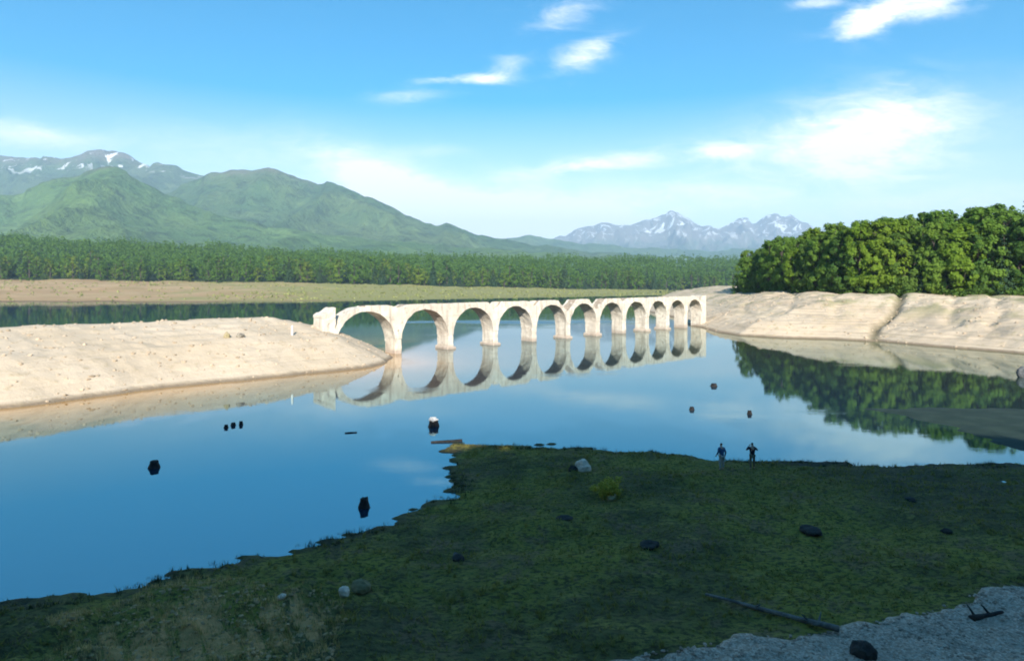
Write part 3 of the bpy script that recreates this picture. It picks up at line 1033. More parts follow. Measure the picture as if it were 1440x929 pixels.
for k in range(5200):
    px = random.uniform(-60, 1120)
    q = random.random()
    s, _, _ = far_cols(px)
    D = float(s) + RUN + 30 + (DEEP + 60) * q
    x, y = PD(px, D)
    z = far_pz(px, D)
    hgt = random.uniform(10, 22) + 9 * max(0, mn.noise(Vector((px * .021, D * .012, 0))) * 1.6)
    if random.random() < .3:
        cs = [(0, 0, hgt * u) for u in (.2, .4, .6, .8, .98)]
        rs = [hgt * .16 * (1.05 - u) + .3 for u in (.2, .4, .6, .8, .98)]
        per = 5
    else:
        cs = [(random.gauss(0, .17) * hgt, random.gauss(0, .17) * hgt, hgt * random.uniform(.3, .9)) for _ in range(6)]
        rs = [hgt * random.uniform(.11, .2) for _ in cs]
        per = 5
    v, f = leaf_cloud(np.array(cs) + np.array([x, y, z]), rs, per, 2.6)
    fv.append(v); ff.append(f + off); off += len(v)
o = link_mesh('forest', mesh_np('forest', np.concatenate(fv), np.concatenate(ff), False), M_FARLEAF)
o.data.materials.clear()
o.data.materials.append(M_FORMASS)
tag(o, 'dense green forest rising behind the front trees of the far shore', 'forest', kind='stuff')

# grassy scrub on the far shore
cs, rs = [], []
for k in range(1500):
    px = random.uniform(-20, 1030)
    s, _, _ = far_cols(px)
    q = random.random()
    if q < .5 and px < 300 and random.random() < .75: continue
    D = float(s) + 14 + (RUN - 18) * q
    x, y = PD(px, D)
    cs.append((x, y, far_pz(px, D) + .3))
    rs.append(random.uniform(.5, 1.9))
v, f = leaf_cloud(cs, rs, 9, 1.3, .6)
o = link_mesh('shore_scrub', mesh_np('shore_scrub', v, f, False), M_DRYGRASS)
tag(o, 'pale green scrub and grass on the far shore below the forest', 'scrub', kind='stuff')

# ------------------------------------------------------------------ the arch bridge
BD = Vector((.7365, .6764, 0)).normalized()
Y0 = 112.4
X0 = (563.5 - 720) * Y0 / F
WID, TOP, CROWN, RING = 3.4, 8.6, 7.60, .72
edges_px = [563.5, 639, 702.5, 754.5, 799.7, 843.8, 880.5, 914, 941, 966.6]
s_edge = [(Y0 * (1700 - 563.5) / (1700 - x) - Y0) / .6764 for x in edges_px]
s_sm = np.polyval(np.polyfit(range(10), s_edge, 3), range(10))
TH = 1.3
centers = [-12.3 - TH / 2] + [s - TH / 2 for s in s_sm] + [float(s_sm[-1]) + 8.4 - TH / 2]     # pier centre lines, abutments at both ends
bridge = empty('arch_bridge', (X0, Y0, 0), math.atan2(BD.y, BD.x))
tag(bridge, 'long ruined pale concrete bridge of eleven arches crossing the lake', 'bridge')


def rough_mesh(name, bm, mat, amp, parent, seed, smooth=False, sub=0.9):
    for _ in range(4):
        long = [e for e in bm.edges if e.calc_length() > sub]
        if not long: break
        bmesh.ops.subdivide_edges(bm, edges=long, cuts=1, use_grid_fill=True)
    bmesh.ops.triangulate(bm, faces=[f_ for f_ in bm.faces if len(f_.verts) > 4])
    for v_ in bm.verts:
        n_ = mn.noise_vector((v_.co + Vector((seed * 7.3, 0, 0))) * .9)
        n2 = mn.noise_vector((v_.co + Vector((seed * 3.1, 5, 0))) * 3.1)
        v_.co += n_ * amp + n2 * amp * .5
    return bm_obj(name, bm, mat, parent, smooth)


def box_bm(x0, x1, y0, y1, z0, z1, taper=0.0, bev=0.0):
    bm = bmesh.new()
    vs = []
    for z_, k in ((z0, taper), (z1, 0.0)):
        for sx, sy in ((x0 - k, y0 - k), (x1 + k, y0 - k), (x1 + k, y1 + k), (x0 - k, y1 + k)):
            vs.append(bm.verts.new((sx, sy, z_)))
    for q in ((0, 1, 2, 3), (4, 5, 6, 7), (0, 1, 5, 4), (1, 2, 6, 5), (2, 3, 7, 6), (3, 0, 4, 7)):
        bm.faces.new([vs[i] for i in q])
    if bev:
        bmesh.ops.bevel(bm, geom=bm.edges[:], offset=bev, segments=1, affect='EDGES')
    return bm


def strip_bm(prof, y0, y1):
    """Solid between lower and upper height along s: prof = [(s, z_low, z_high)], from width y0 to y1."""
    bm = bmesh.new()
    cols = []
    for s_, a, b in prof:
        cols.append([bm.verts.new((s_, y0, a)), bm.verts.new((s_, y0, b)), bm.verts.new((s_, y1, b)), bm.verts.new((s_, y1, a))])
    for c0, c1 in zip(cols[:-1], cols[1:]):
        for j in range(4):
            bm.faces.new((c0[j], c1[j], c1[(j + 1) % 4], c0[(j + 1) % 4]))
    bm.faces.new(cols[0])
    bm.faces.new(cols[-1][::-1])
    return bm


arches = []
for k in range(11):
    a, b = centers[k] + TH / 2, centers[k + 1] - TH / 2
    arches.append(((a + b) / 2, (b - a) / 2))
# piers
for k in range(12):
    r_l = arches[k - 1][1] if k > 0 else arches[0][1]
    r_r = arches[k][1] if k < 11 else arches[10][1]
    spring = CROWN - max(r_l, r_r)
    spring_hi = CROWN - min(r_l, r_r)
    c = centers[k]
    if k in (0, 11):
        a0, a1 = (c - 1.7, c + TH / 2) if k == 0 else (c - TH / 2, c + 1.9)
        bm = box_bm(a0, a1, .0, WID, -1.5, CROWN - (.9 if k == 0 else .2), .05, .12)
        rough_mesh('abutment', bm, M_CONC, .12, bridge, k)
        bm = strip_bm([(a0 + u * (a1 - a0), CROWN - (.89 if k == 0 else .19), TOP - (.25 + 1.2 * (1 - u) if k == 0 else .05) + .12 * math.sin(u * 9)) for u in (0, .2, .4, .6, .8, .99)], .04, WID - .04)
        rough_mesh('end_wall', bm, M_CONC, .09, bridge, k + 30)
    else:
        bm = box_bm(c - TH / 2, c + TH / 2, 0, WID, -1.5, spring_hi, .06, .10)
        rough_mesh('pier', bm, M_CONC, .085, bridge, k)
        if k in (2, 3, 5, 6, 8, 9):
            hh = .35 + .35 * random.random()
            bm = box_bm(c - TH / 2 - .35, c + TH / 2 + .35, -.38, WID + .38, -1.6, hh, .1, .16)
            rough_mesh('footing', bm, M_CONC, .13, bridge, k + 50)
# rings
for k, (c, r) in enumerate(arches):
    bm = bmesh.new()
    cols = []
    lim_l, lim_r = centers[k] - (.4 if k == 0 else -.006), centers[k + 1] + (.4 if k == 10 else -.006)
    N = 30
    for j in range(N + 1):
        a = math.pi * j / N
        si, zi = c - r * math.cos(a), CROWN - r + r * math.sin(a)
        ro = r + RING
        so, zo = c - ro * math.cos(a), CROWN - r + ro * math.sin(a)
        so = min(max(so, lim_l), lim_r)
        cols.append([bm.verts.new(p) for p in ((si, -.06, zi), (so, -.06, zo), (so, WID + .06, zo), (si, WID + .06, zi))])
    for c0, c1 in zip(cols[:-1], cols[1:]):
        for j in range(4):
            bm.faces.new((c0[j], c1[j], c1[(j + 1) % 4], c0[(j + 1) % 4]))
    bm.faces.new(cols[0])
    bm.faces.new(cols[-1][::-1])
    rough_mesh('arch_ring', bm, M_CONC, .10, bridge, k + 70, sub=1.1)


def extrados(s_, k):
    c, r = arches[k]
    ro = r + RING
    u = min(abs(s_ - c) / ro, .999)
    return CROWN - r + ro * math.sqrt(1 - u * u)


# spandrels: crown to crown over each pier; the ruined ones have lost their fill
RUIN = {1: .30, 2: .06, 3: .85, 4: .75, 5: 1.7, 6: 1.6, 7: .45, 8: .15, 9: .1, 10: .03}
for k in range(1, 11):
    s0, s1 = arches[k - 1][0] + .02, arches[k][0] - .02
    mid = centers[k]
    for nm, y0, y1, cut, mat in (('spandrel_wall', .03, .62, RUIN[k], M_CONC), ('spandrel_wall', WID - .62, WID - .03, RUIN[k] * .75, M_CONC), ('rubble_fill', .63, WID - .63, RUIN[k] * 1.15 + .12, M_RUBBLE)):
        prof = []
        N = 26
        for j in range(N + 1):
            s_ = s0 + (s1 - s0) * j / N
            lo = (extrados(s_, k - 1) if s_ < mid else extrados(s_, k)) + .012
            gap = abs(s_ - mid) / ((s1 - s0) / 2)
            notch = max(0, 1 - (gap / (.62 if cut > .9 else .34)) ** 2)
            jag = mn.noise(Vector((s_ * .9, k * 3.3, y0))) * (.12 + .25 * min(1, cut))
            hi = TOP - .06 - cut * 1.55 * notch + jag * (.3 + notch) - (.1 if y0 > .5 else 0)
            hi = min(hi, TOP + .04)
            prof.append((s_, lo, max(hi, lo + .04)))
        rough_mesh(nm, strip_bm(prof, y0, y1), mat, .05 if mat is M_CONC else .08, bridge, k * 5 + int(y0 * 3) + 100, sub=1.2)

# ------------------------------------------------------------------ stones, stumps, logs, shrub, post
def mz(x, y):
    return float(meadow_h(np.array([x]), np.array([y]))[0])


def rock_bm(rx, ry, rz, seed, sub=3, amp=.28):
    bm = bmesh.new()
    bmesh.ops.create_icosphere(bm, subdivisions=sub, radius=1)
    for v_ in bm.verts:
        n_ = mn.fractal(v_.co * 1.1 + Vector((seed * 9.7, seed, 0)), 1.0, 2.0, 4)
        q = 1 + n_ * amp
        v_.co = Vector((v_.co.x * rx * q, v_.co.y * ry * q, v_.co.z * rz * q))
        fl = (round(v_.co.z / rz * 3) / 3) * rz
        v_.co.z += (fl - v_.co.z) * .35
    return bm


def rock(px, py, wpx, hpx, mat, label, seed, sub=3, z=None):
    g = mz(*P(px, py, .6)) if z is None else z
    x, y = P(px, py, g)
    if z is None: g = mz(x, y)
    m_ = F / y
    rx, rz = wpx / m_ / 2, hpx / m_ * (.40 if mat is M_ROCKD and py < 900 else .60)
    o = bm_obj('rock', rock_bm(rx, rx * .8, rz, seed, sub), mat, None, False)
    o.location = (x, y, g + rz * .45)
    o.rotation_euler = (0, 0, seed)
    tag(o, label, 'rock')
    return o


def stump(px, py, wpx, hpx, label, seed, z=0.0, top=None, cat='tree stump'):
    """Broken trunk foot: flared roots, hollowed ragged top."""
    x, y = P(px, py, z)
    m_ = F / y
    rad, hgt = wpx / m_ / 2, hpx / m_
    r = random.Random(seed)
    bm = bmesh.new()
    N, L = 18, 8
    rings_ = []
    lobes = [(r.uniform(0, 6.28), r.uniform(.25, .6)) for _ in range(5)]
    for j in range(L + 1):
        q = j / L
        ring_ = []
        for i in range(N):
            a = 2 * math.pi * i / N
            fl = sum(w_ * max(0, math.cos(a - a0)) ** 6 for a0, w_ in lobes)
            prof = (.78 + .30 * math.sin(min(1, q * 1.25) * math.pi)) if top is None else (.62 + .35 * (1 - q))
            rr = rad * (prof * .82 + fl * (1 - q) ** 2 * .5) * (1 + .10 * mn.noise(Vector((math.cos(a) * 2, math.sin(a) * 2, q * 3 + seed))))
            zz = -.35 + (hgt + .35) * q
            if j == L: zz += hgt * .16 * (mn.noise(Vector((math.cos(a) * 1.7, math.sin(a) * 1.7, seed * 3.0))))
            ring_.append(bm.verts.new((rr * math.cos(a), rr * math.sin(a), zz)))
        rings_.append(ring_)
    inner = [bm.verts.new((v_.co.x * .55, v_.co.y * .55, hgt * (.94 + .1 * r.random()))) for v_ in rings_[-1]]
    rings_.append(inner)
    for r0, r1 in zip(rings_[:-1], rings_[1:]):
        for i in range(N):
            bm.faces.new((r0[i], r0[(i + 1) % N], r1[(i + 1) % N], r1[i]))
    bm.faces.new(inner)
    root = empty('tree_stump', (x, y, z), r.uniform(0, 6))
    tag(root, label, cat)
    bm_obj('trunk', bm, M_STUMP, root, True)
    for k, (a0, w_) in enumerate(lobes[:3]):
        b2 = bmesh.new()
        pts = []
        for q in (0, .35, .7, 1):
            d_ = rad * (.5 + 1.0 * q)
            pts.append((Vector((d_ * math.cos(a0 + q * .3), d_ * math.sin(a0 + q * .3), hgt * .28 * (1 - q) ** 1.5 - .06)), rad * .2 * (1 - q * .75)))
        prev = None
        for p_, rr in pts:
            ring_ = [b2.verts.new(p_ + Vector((rr * math.cos(u) * -math.sin(a0), rr * math.cos(u) * math.cos(a0), rr * math.sin(u)))) for u in [6.283 * i / 7 for i in range(7)]]
            if prev:
                for i in range(7): b2.faces.new((prev[i], prev[(i + 1) % 7], ring_[(i + 1) % 7], ring_[i]))
            prev = ring_
        bm_obj('root', b2, M_STUMP, root, True)
    if top:
        b3 = rock_bm(rad * .62, rad * .55, hgt * .42, seed + 4, 2, .5)
        o = bm_obj('sunlit_top', b3, M_SUNTOP, root)  # sunlight on the stump's top put into its near-white colour
        o.location = (rad * .1, 0, hgt * 1.02)
    return root


stump(217, 657, 17, 9, 'round black stump alone in the open water at left', 11)
stump(512, 713, 17, 13, 'tall narrow black stump in the water near the meadow edge', 12)
stump(610, 599, 22, 9, 'dark stump with a sunlit white top standing in the lake', 13, top=1)
stump(318, 601, 8, 4, 'smallest left stump of three dark stubs near the spit reflection', 14)
stump(328, 598, 9, 4, 'middle stump of three dark stubs near the spit reflection', 15)
stump(339, 597, 7, 5, 'right stump of three dark stubs near the spit reflection', 16)
stump(1004, 543, 11, 4, 'small dark stump in the water below the far end of the bridge', 17)
stump(973, 576, 9, 4, 'small dark stump in the water left of the two walkers', 18)
stump(1054, 582, 8, 5, 'small dark stump in the water above the right walker', 19)
rock(820, 660, 24, 19, M_ROCKW, 'white boulder on the meadow near the water edge', 2)
rock(806, 660, 14, 14, M_ROCKD, 'dark rock added as the shaded left side of the white boulder', 3)  # dark-coloured piece painting the boulder's shaded left side
rock(860, 702, 16, 9, M_TAN, 'small orange-tan stone at the foot of the yellow bush', 4)
rock(484, 836, 18, 13, M_ROCKW, 'pale rock beside a tan clay lump on the lower left meadow', 5)
rock(508, 831, 30, 15, M_TANDULL, 'tan clay lump beside the pale rock on the lower left meadow', 6)
rock(396, 842, 13, 7, M_ROCKW, 'small pale stone at the head of the tan streak', 7)
rock(645, 786, 22, 14, M_ROCKD, 'dark stone on the meadow right of the black water stump', 8)
rock(641, 781, 9, 7, M_ROCKG, 'small grey stone resting beside the dark stone on the meadow', 9)
rock(913, 768, 30, 13, M_ROCKD, 'flat dark stone in the middle of the meadow below the yellow bush', 10)
rock(1140, 749, 34, 15, M_ROCKD, 'largest dark stone on the right half of the meadow', 11)
rock(1332, 746, 15, 9, M_ROCKD, 'small dark stone on the far right of the meadow', 12)
rock(794, 729, 26, 8, M_ROCKD, 'low dark stone on the meadow left of the yellow bush', 13)
rock(1281, 704, 16, 7, M_ROCKD, 'small low dark stone behind the others on the right meadow', 14)
rock(1213, 925, 36, 24, M_ROCKD, 'round black rock on the grey gravel at the bottom edge', 15)
x_, y_ = P(1438, 530, 0)
o = bm_obj('rock', rock_bm(.75, .7, .95, 21), M_ROCKG)
o.location = (x_, y_, .45)
tag(o, 'upright grey boulder in the shallows off the right bank at the picture edge', 'rock')


def log_obj(name, a, b, r0, r1, mat, label, cat, seed, branches=0, wob=.08):
    """Fallen trunk from a to b (world points) with side snags."""
    a, b = Vector(a), Vector(b)
    root = empty(name, a)
    tag(root, label, cat)

    def tube(p, q, ra, rb, nm, N=9, L=10, w_=wob):
        bm = bmesh.new()
        ax = (q - p).normalized()
        u = ax.orthogonal().normalized()
        v2 = ax.cross(u)
        prev = None
        for j in range(L + 1):
            t_ = j / L
            c = p.lerp(q, t_) + mn.noise_vector(Vector((t_ * 2.3, seed, 0))) * w_ * math.sin(math.pi * t_)
            rr = ra + (rb - ra) * t_
            ring_ = []
            for i in range(N):
                an = 6.2832 * i / N
                k = rr * (1 + .18 * mn.noise(Vector((math.cos(an), math.sin(an), t_ * 5 + seed))))
                ring_.append(bm.verts.new(c + u * math.cos(an) * k + v2 * math.sin(an) * k - a))
            if prev:
                for i in range(N): bm.faces.new((prev[i], prev[(i + 1) % N], ring_[(i + 1) % N], ring_[i]))
            else:
                bm.faces.new(ring_)
            prev = ring_
        bm.faces.new(prev[::-1])
        return bm_obj(nm, bm, mat, root, True)
    tube(a, b, r0, r1, 'trunk')
    r = random.Random(seed)
    for k in range(branches):
        t_ = r.uniform(.0, .22) if k < branches - 1 else .6
        p = a.lerp(b, t_)
        d_ = Vector((r.uniform(-1, 1), r.uniform(-1, 1), r.uniform(.0, .9))).normalized()
        tube(p, p + d_ * r.uniform(2.2, 4.5) * r0, r0 * .5, r0 * .15, 'root', 6, 4, .03)
    return root


def ground_pt(px, py, up=0.0):
    g = .8
    for _ in range(4):
        x, y = P(px, py, g)
        g = mz(x, y)
    return (x, y, g + up)


M_LOGD = simple_mat('grey_driftwood', (.20, .19, .17), (.10, .095, .085), 3.0)
log_obj('fallen_log', ground_pt(1180, 892, .18), ground_pt(992, 840, .14), .105, .045, M_LOGD, 'long grey driftwood log lying across the meadow and gravel edge', 'log', 5, 5)
log_obj('fallen_log', ground_pt(1366, 873, .1), ground_pt(1410, 863, .08), .12, .05, M_STUMP, 'short black stick lying on the gravel at lower right', 'log', 6, 3)
fl0, fl1 = P(606, 622), P(650, 620)
log_obj('fallen_log', (*fl0, .02), (*fl1, .05), .10, .12, M_STUMP, 'thin black log floating off the tip of the meadow', 'log', 8, 1, .03)
fl0, fl1 = P(485, 609), P(502, 608)
log_obj('fallen_log', (*fl0, .0), (*fl1, .02), .09, .06, M_STUMP, 'short dark stick floating in open water below the first arches', 'log', 9, 0, .03)

# yellow bush
bx, by, bz = ground_pt(855, 700)
root = empty('bush', (bx, by, bz))
tag(root, 'round yellow-green bush alone on the dark meadow', 'bush')
cs = [(random.gauss(0, .30), random.gauss(0, .3), random.uniform(.15, 1.0)) for _ in range(34)]
v, f = leaf_cloud(cs, [random.uniform(.2, .34) for _ in cs], 60, .11)
link_mesh('foliage', mesh_np('bush_foliage', v, f, False), M_BUSH, root)
tv, tf = limb_tubes([[((0, 0, -.1), .03), ((c[0] * .5, c[1] * .5, c[2] * .6), .015), (c, .005)] for c in cs[:8]], 5)
link_mesh('stem', mesh_np('bush_stem', tv, tf), M_BARK, root)

# white marker post on the spit
sx, sy = PD(411, 97.0)
sz = float(spit_h(np.array([sx]), np.array([sy]))[0])
bm = box_bm(-.13, .13, -.13, .13, -.3, 1.35, .01, .02)
bmesh.ops.create_cone(bm, cap_ends=True, segments=4, radius1=.2, radius2=.02, depth=.16, matrix=Matrix.Translation((0, 0, 1.43)) @ Matrix.Rotation(R(45), 4, 'Z'))
o = bm_obj('marker_post', bm, M_POST)
o.location = (sx, sy, sz)
tag(o, 'short white post on the ridge of the sand spit left of the bridge', 'post')
for k, (px, D, w_, h_, lb) in enumerate([(319, 90.5, .8, 1.0, 'tan clod on the spit ridge, leftmost of two against dark water'), (338, 91.5, 1.1, .8, 'brown clod on the spit ridge, right one of two against dark water')]):
    xx, yy = PD(px, D)
    zz = float(spit_h(np.array([xx]), np.array([yy]))[0])
    o = bm_obj('rock', rock_bm(w_ * .5, w_ * .5, h_ * .6, 31 + k), M_TAN if k == 0 else M_DRIFT)
    o.location = (xx, yy, zz + h_ * .2)
    tag(o, lb, 'rock')

# ------------------------------------------------------------------ loose stones, gravel and grass
def scatter_stones(name, pts, smin, smax, mat, label, cat):
    base = bmesh.new()
    bmesh.ops.create_icosphere(base, subdivisions=1, radius=1)
    bv = np.array([v_.co[:] for v_ in base.verts])
    bf = np.array([[v_.index for v_ in f_.verts] for f_ in base.faces])
    base.free()
    n = len(pts)
    s = smin + (smax - smin) * rng.random(n) ** 2.2
    jit = rng.uniform(.7, 1.25, (n, len(bv), 1))
    ang = rng.uniform(0, 6.28, n)
    sc = np.stack([s * rng.uniform(.8, 1.3, n), s * rng.uniform(.7, 1.1, n), s * rng.uniform(.45, .8, n)], -1)
    vv = bv[None] * jit * sc[:, None, :]
    c, s_ = np.cos(ang)[:, None], np.sin(ang)[:, None]
    vv = np.stack([vv[..., 0] * c - vv[..., 1] * s_, vv[..., 0] * s_ + vv[..., 1] * c, vv[..., 2]], -1) + np.asarray(pts)[:, None, :]
    ff = (bf[None] + (np.arange(n) * len(bv))[:, None, None]).reshape(-1, 3)
    o = link_mesh(name, mesh_np(name, vv.reshape(-1, 3), ff, False), mat)
    tag(o, label, cat, kind='stuff')


def sample(fn, n, x0, x1, y0, y1, zlo, zhi, inside=None):
    X, Y = rng.uniform(x0, x1, n), rng.uniform(y0, y1, n)
    if inside is not None:
        k = inside(X, Y)
        X, Y = X[k], Y[k]
    Zz = fn(X, Y)
    k = (Zz > zlo) & (Zz < zhi)
    return np.stack([X[k], Y[k], Zz[k]], -1)


scatter_stones('loose_stones', sample(spit_h, 3600, -95, -15, 55, 125, .1, 9), .05, .34, M_PEBBLE, 'loose brown stones strewn over the sand spit', 'stones')
scatter_stones('loose_stones', sample(bank_h, 3200, 40, 125, 95, 240, .1, 9.2), .06, .42, M_PEBBLE, 'loose brown stones strewn over the right bank', 'stones')
in_gr = lambda X, Y: sdf(X, Y, GRAVEL) > .1
scatter_stones('gravel', sample(lambda X, Y: meadow_h(X, Y) + .06, 26000, 0, 36, 14, 31, .1, 6, in_gr), .015, .085, M_GPEB, 'grey gravel stones on the lower right shore', 'gravel')


def blades(name, n, mat, label):
    X = rng.uniform(-36, 52, n)
    Y = 17.5 + 33 * rng.random(n) ** .8
    vis = (np.abs(X) < Y * .86 + 2)
    X, Y = X[vis], Y[vis]
    d = sdf(X, Y, MEADOW) + fbm(X * .35, Y * .9, 3, 4) * 1.3
    k = (d > .35) & (sdf(X, Y, GRAVEL) < -.1) & (tan_streak_a(X, Y) < .35) & (fbm(X * .5, Y * .5, 131, 3) > -.18 - .25 * (d > 3))
    X, Y = X[k], Y[k]
    Zz = meadow_h(X, Y)
    n = len(X)
    h = rng.uniform(.04, .11, n) * (1 + .9 * (fbm(X * .3, Y * .5, 133, 3) > .12))
    vv, ff = [], []
    for b in range(3):
        a = rng.uniform(0, 6.28, n)
        lx, ly = np.cos(a) * h * 1.2, np.sin(a) * h * 1.2
        wx, wy = -np.sin(a) * .03, np.cos(a) * .03
        p0 = np.stack([X - wx, Y - wy, Zz - .01], -1)
        p1 = np.stack([X + wx, Y + wy, Zz - .01], -1)
        p2 = np.stack([X + lx, Y + ly, Zz + h], -1)
        vv.append(np.stack([p0, p1, p2], 1))
    vv = np.concatenate(vv).reshape(-1, 3)
    ff = np.arange(len(vv)).reshape(-1, 3)
    o = link_mesh(name, mesh_np(name, vv, ff, False), mat)
    tag(o, label, 'grass', kind='stuff')


blades('grass', 42000, M_GRASS, 'short dark green grass and moss covering the shaded meadow')

def tufts(name, pts, nb, hmin, hmax, wdt, mat, label, spread=.10):
    n = len(pts)
    X, Y, Zz = np.repeat(pts[:, 0], nb), np.repeat(pts[:, 1], nb), np.repeat(pts[:, 2], nb)
    hh = np.repeat(rng.uniform(hmin, hmax, n), nb) * rng.uniform(.5, 1.1, n * nb)
    a, b = rng.uniform(0, 6.28, n * nb), rng.uniform(0, 6.28, n * nb)
    X, Y = X + np.cos(b) * spread * rng.random(n * nb), Y + np.sin(b) * spread * rng.random(n * nb)
    ln = rng.uniform(.2, .9, n * nb) * hh
    p0 = np.stack([X - np.sin(a) * wdt, Y + np.cos(a) * wdt, Zz - .02], -1)
    p1 = np.stack([X + np.sin(a) * wdt, Y - np.cos(a) * wdt, Zz - .02], -1)
    p2 = np.stack([X + np.cos(a) * ln, Y + np.sin(a) * ln, Zz + hh], -1)
    vv = np.stack([p0, p1, p2], 1).reshape(-1, 3)
    o = link_mesh(name, mesh_np(name, vv, np.arange(len(vv)).reshape(-1, 3), False), mat)
    tag(o, label, 'grass', kind='stuff')


mead = lambda X, Y: (sdf(X, Y, MEADOW) > .3) & (sdf(X, Y, GRAVEL) < 0) & (np.abs(X) < Y * .86 + 2)
clump = lambda X, Y: mead(X, Y) & (fbm(X * .25, Y * .25, 141, 3) > .05)
tufts('grass_tufts', sample(meadow_h, 2600, -34, 44, 18, 48, .03, 3, clump), 14, .10, .30, .018, M_GRASS, 'taller grass tufts standing in patches on the meadow')
fringe = lambda X, Y: (np.abs(sdf(X, Y, MEADOW) - .2) < .9) & (np.abs(X) < Y * .86 + 2) & (fbm(X * .4, Y * .4, 143, 3) > -.05)
tufts('shore_sedge', sample(meadow_h, 26000, -34, 44, 18, 52, -.10, .4, fringe), 9, .08, .26, .016, M_SEDGE, 'dark sedge fringe along the meadow waterline', .16)
in_streaks = lambda X, Y: mead(X, Y) & (tan_streak_a(X, Y) > .15)
sp_ = sample(meadow_h, 42000, -22, 2, 18, 36, .05, 4, in_streaks)
scatter_stones('clods', sp_[:2600], .015, .10, M_CLOD, 'loose earth clods and pebbles on the tan streaks', 'clods')
tufts('dry_grass', sp_[2600:4200], 6, .08, .30, .014, M_DRYST, 'dry tan stalks on the tan streaks at lower left', .1)

# ------------------------------------------------------------------ the two walkers
def plain(name, c, rough=.85):
    return simple_mat(name, c, tuple(k * .75 for k in c), 6.0, rough, .2, .01)


M_SKIN = plain('skin', (.50, .33, .25), .6)
M_HAIR = plain('black_hair', (.012, .011, .010), .6)


def skin_obj(name, chains, mat, parent, sub=1):
    """Continuous surface grown round joint chains: chains = [[(point, radius or (rx, ry)), ...], ...]; equal points are merged."""
    vs, rad, es, index = [], [], [], {}
    for ch in chains:
        last = None
        for p, r in ch:
            key = tuple(round(q, 4) for q in p)
            if key not in index:
                index[key] = len(vs)
                vs.append(p)
                rad.append(r if isinstance(r, tuple) else (r, r))
            i = index[key]
            if last is not None and last != i: es.append((last, i))
            last = i
    me = bpy.data.meshes.new(name)
    me.from_pydata(vs, es, [])
    me.update()
    o = link_mesh(name, me, mat, parent)
    md = o.modifiers.new('skin', 'SKIN')
    md.use_smooth_shade = True
    for k, r in enumerate(rad):
        me.skin_vertices[0].data[k].radius = r
    me.skin_vertices[0].data[0].use_root = True
    sd = o.modifiers.new('subdivision', 'SUBSURF')
    sd.levels = sd.render_levels = sub
    return o


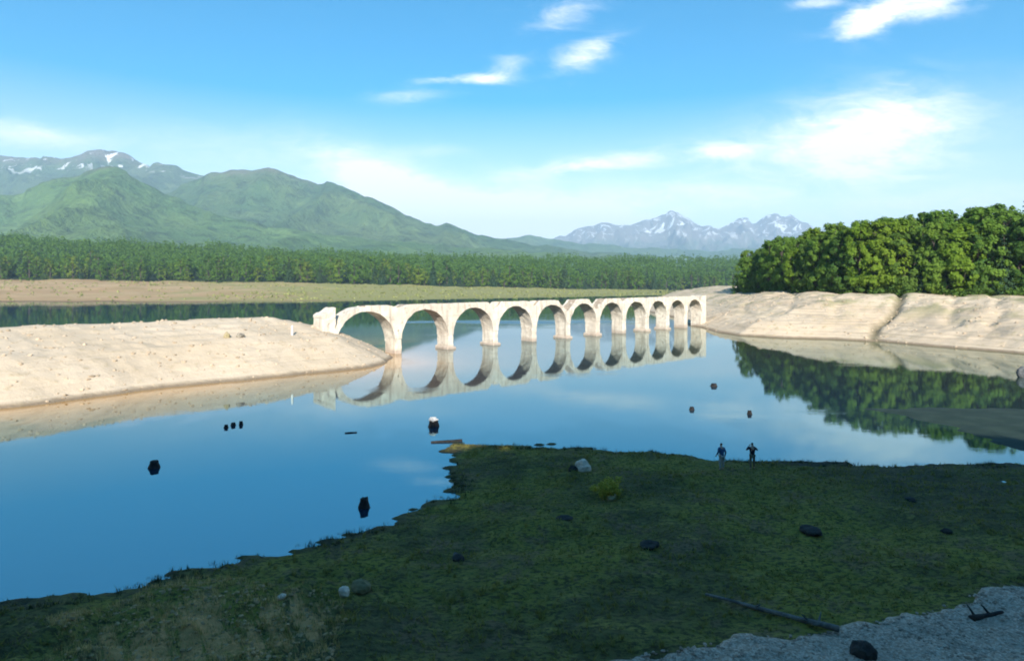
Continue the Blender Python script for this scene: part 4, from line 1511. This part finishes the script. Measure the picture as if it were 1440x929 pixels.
def person(px, py, facing, label, jacket, trousers, shoes, pose):
    gx, gy, gz = ground_pt(px, py)
    root = empty('person', (gx, gy, gz), facing)
    tag(root, label, 'person', 'two people on the meadow shore')
    # local frame: +Y is the way the figure faces, +X its right
    hip = [(.10, 0, .90), (-.10, 0, .90)]
    knee = [(.12, pose['step'] * .5 + .03, .48), (-.12, -pose['step'] * .5 + .03, .48)]
    ank = [(.13, pose['step'], .09), (-.13, -pose['step'], .09)]
    toe = [(.15, pose['step'] + .17, .04), (-.15, -pose['step'] + .17, .04)]
    pel, wai, che, nek = (0, 0, .95), (0, .01, 1.12), (0, .02 + pose['lean'] * .5, 1.34), (0, .03 + pose['lean'], 1.50)
    chin, eye, crown = (0, .06 + pose['lean'], 1.58), (0, .05 + pose['lean'], 1.66), (0, .03 + pose['lean'], 1.75)
    arms = []
    for sgn, (el, wr, palm) in zip((1, -1), pose['arms']):
        sh = (.19 * sgn, .02 + pose['lean'] * .8, 1.42)
        arms.append((sh, (el[0] * sgn, el[1], el[2]), (wr[0] * sgn, wr[1], wr[2]), (palm[0] * sgn, palm[1], palm[2])))
    body = [[(pel, (.15, .11)), (wai, (.135, .10)), (che, (.155, .11)), (nek, .058), (chin, .07), (eye, (.078, .095)), (crown, .06)],
            [(eye, (.078, .095)), ((0, .165 + pose['lean'], 1.635), .016)]]
    for i in range(2):
        body.append([(pel, (.15, .11)), (hip[i], .098), (knee[i], .062), (ank[i], .043), (toe[i], .034)])
        sh, el, wr, pa = arms[i]
        body.append([(che, (.155, .11)), (sh, .062), (el, .043), (wr, .029), (pa, (.040, .02))])
        axis = (Vector(pa) - Vector(wr)).normalized()
        side = axis.cross(Vector((0, 1, .2))).normalized()
        if side.length < .1: side = Vector((1, 0, 0))
        curl = Vector((0, .5, -.2))
        for j, ln in enumerate((.068, .078, .074, .058)):
            b0 = Vector(pa) + side * (j - 1.5) * .021 + axis * .02
            b1 = b0 + axis * ln * .55
            b2 = b1 + (axis * .6 + curl * .6).normalized() * ln * .5
            body.append([(pa, (.040, .02)), (tuple(b0), .0095), (tuple(b1), .009), (tuple(b2), .0075)])
        th0 = Vector(wr).lerp(Vector(pa), .5) + side * -.036
        body.append([(pa, (.040, .02)), (tuple(th0 + axis * .03), .011), (tuple(th0 + axis * .07 - side * .015), .009)])
    skin_obj('body', body, M_SKIN, root, 1)
    jk = [[((pel[0], pel[1], .90), (.178, .135)), (wai, (.165, .125)), (che, (.190, .140)), ((0, nek[1], 1.47), .075)]]
    for i in range(2):
        sh, el, wr, pa = arms[i]
        jk.append([(che, (.190, .140)), (sh, .082), (el, .060), (tuple(Vector(el).lerp(Vector(wr), .93)), .046)])
    skin_obj('jacket', jk, jacket, root, 1)
    tr = []
    for i in range(2):
        tr.append([((pel[0], pel[1], .93), (.160, .122)), (hip[i], .112), (knee[i], .080), (tuple(Vector(knee[i]).lerp(Vector(ank[i]), .9)), .064)])
    skin_obj('trousers', tr, trousers, root, 1)
    for i in range(2):
        skin_obj('shoe', [[((ank[i][0], ank[i][1] - .04, .05), .052), ((ank[i][0], ank[i][1] + .06, .05), .054), (toe[i], .042)]], shoes, root, 1)
    skin_obj('hair', [[((0, eye[1] - .035, 1.625), (.085, .06)), ((0, eye[1] - .025, 1.70), (.092, .095)), ((0, crown[1] + .005, 1.765), .062)]], pose['hair'], root, 1)
    return root


POSE_A = {'step': .05, 'lean': .03, 'hair': M_HAIR, 'arms': [((.27, -.03, 1.16), (.29, .08, .93), (.29, .11, .85)), ((.27, -.02, 1.17), (.30, .14, .97), (.30, .19, .90))]}
POSE_B = {'step': .10, 'lean': .02, 'hair': M_HAIR, 'arms': [((.36, .10, 1.25), (.15, .30, 1.46), (.10, .33, 1.52)), ((.36, .10, 1.25), (.15, .30, 1.46), (.10, .33, 1.52))]}
M_BLUE = plain('blue_jacket', (.030, .10, .22))
M_NAVY = plain('navy_jacket', (.010, .014, .028))
M_PALE = plain('pale_trousers', (.34, .35, .34))
M_OLIVE = plain('olive_trousers', (.12, .12, .09))
M_SHOE = plain('shoes', (.20, .18, .15))
person(1015, 661, R(12), 'person in blue jacket and pale trousers standing at the water edge', M_BLUE, M_PALE, M_SHOE, POSE_A)
person(1058, 660, R(-8), 'person in dark navy jacket with raised elbows facing the lake', M_NAVY, M_OLIVE, M_SHOE, POSE_B)

# ------------------------------------------------------------------ air
me = bpy.data.meshes.new('haze')
bm = box_bm(-16000, 16000, -2000, 16000, -6, 1500)
bmesh.ops.recalc_face_normals(bm, faces=bm.faces[:])
bm.to_mesh(me)
bm.free()
hz = bpy.data.materials.new('haze')
hz.use_nodes = True
nt = hz.node_tree
nt.nodes.remove(nt.nodes['Principled BSDF'])
pv = nt.nodes.new('ShaderNodeVolumePrincipled')
pv.inputs['Color'].default_value = (.54, .77, 1.0, 1)
pv.inputs['Density'].default_value = 8.5e-5
nt.links.new(pv.outputs[0], nt.nodes['Material Output'].inputs['Volume'])
o = link_mesh('haze', me, hz)
tag(o, 'pale blue haze lying over the lake and mountains', kind='stuff')
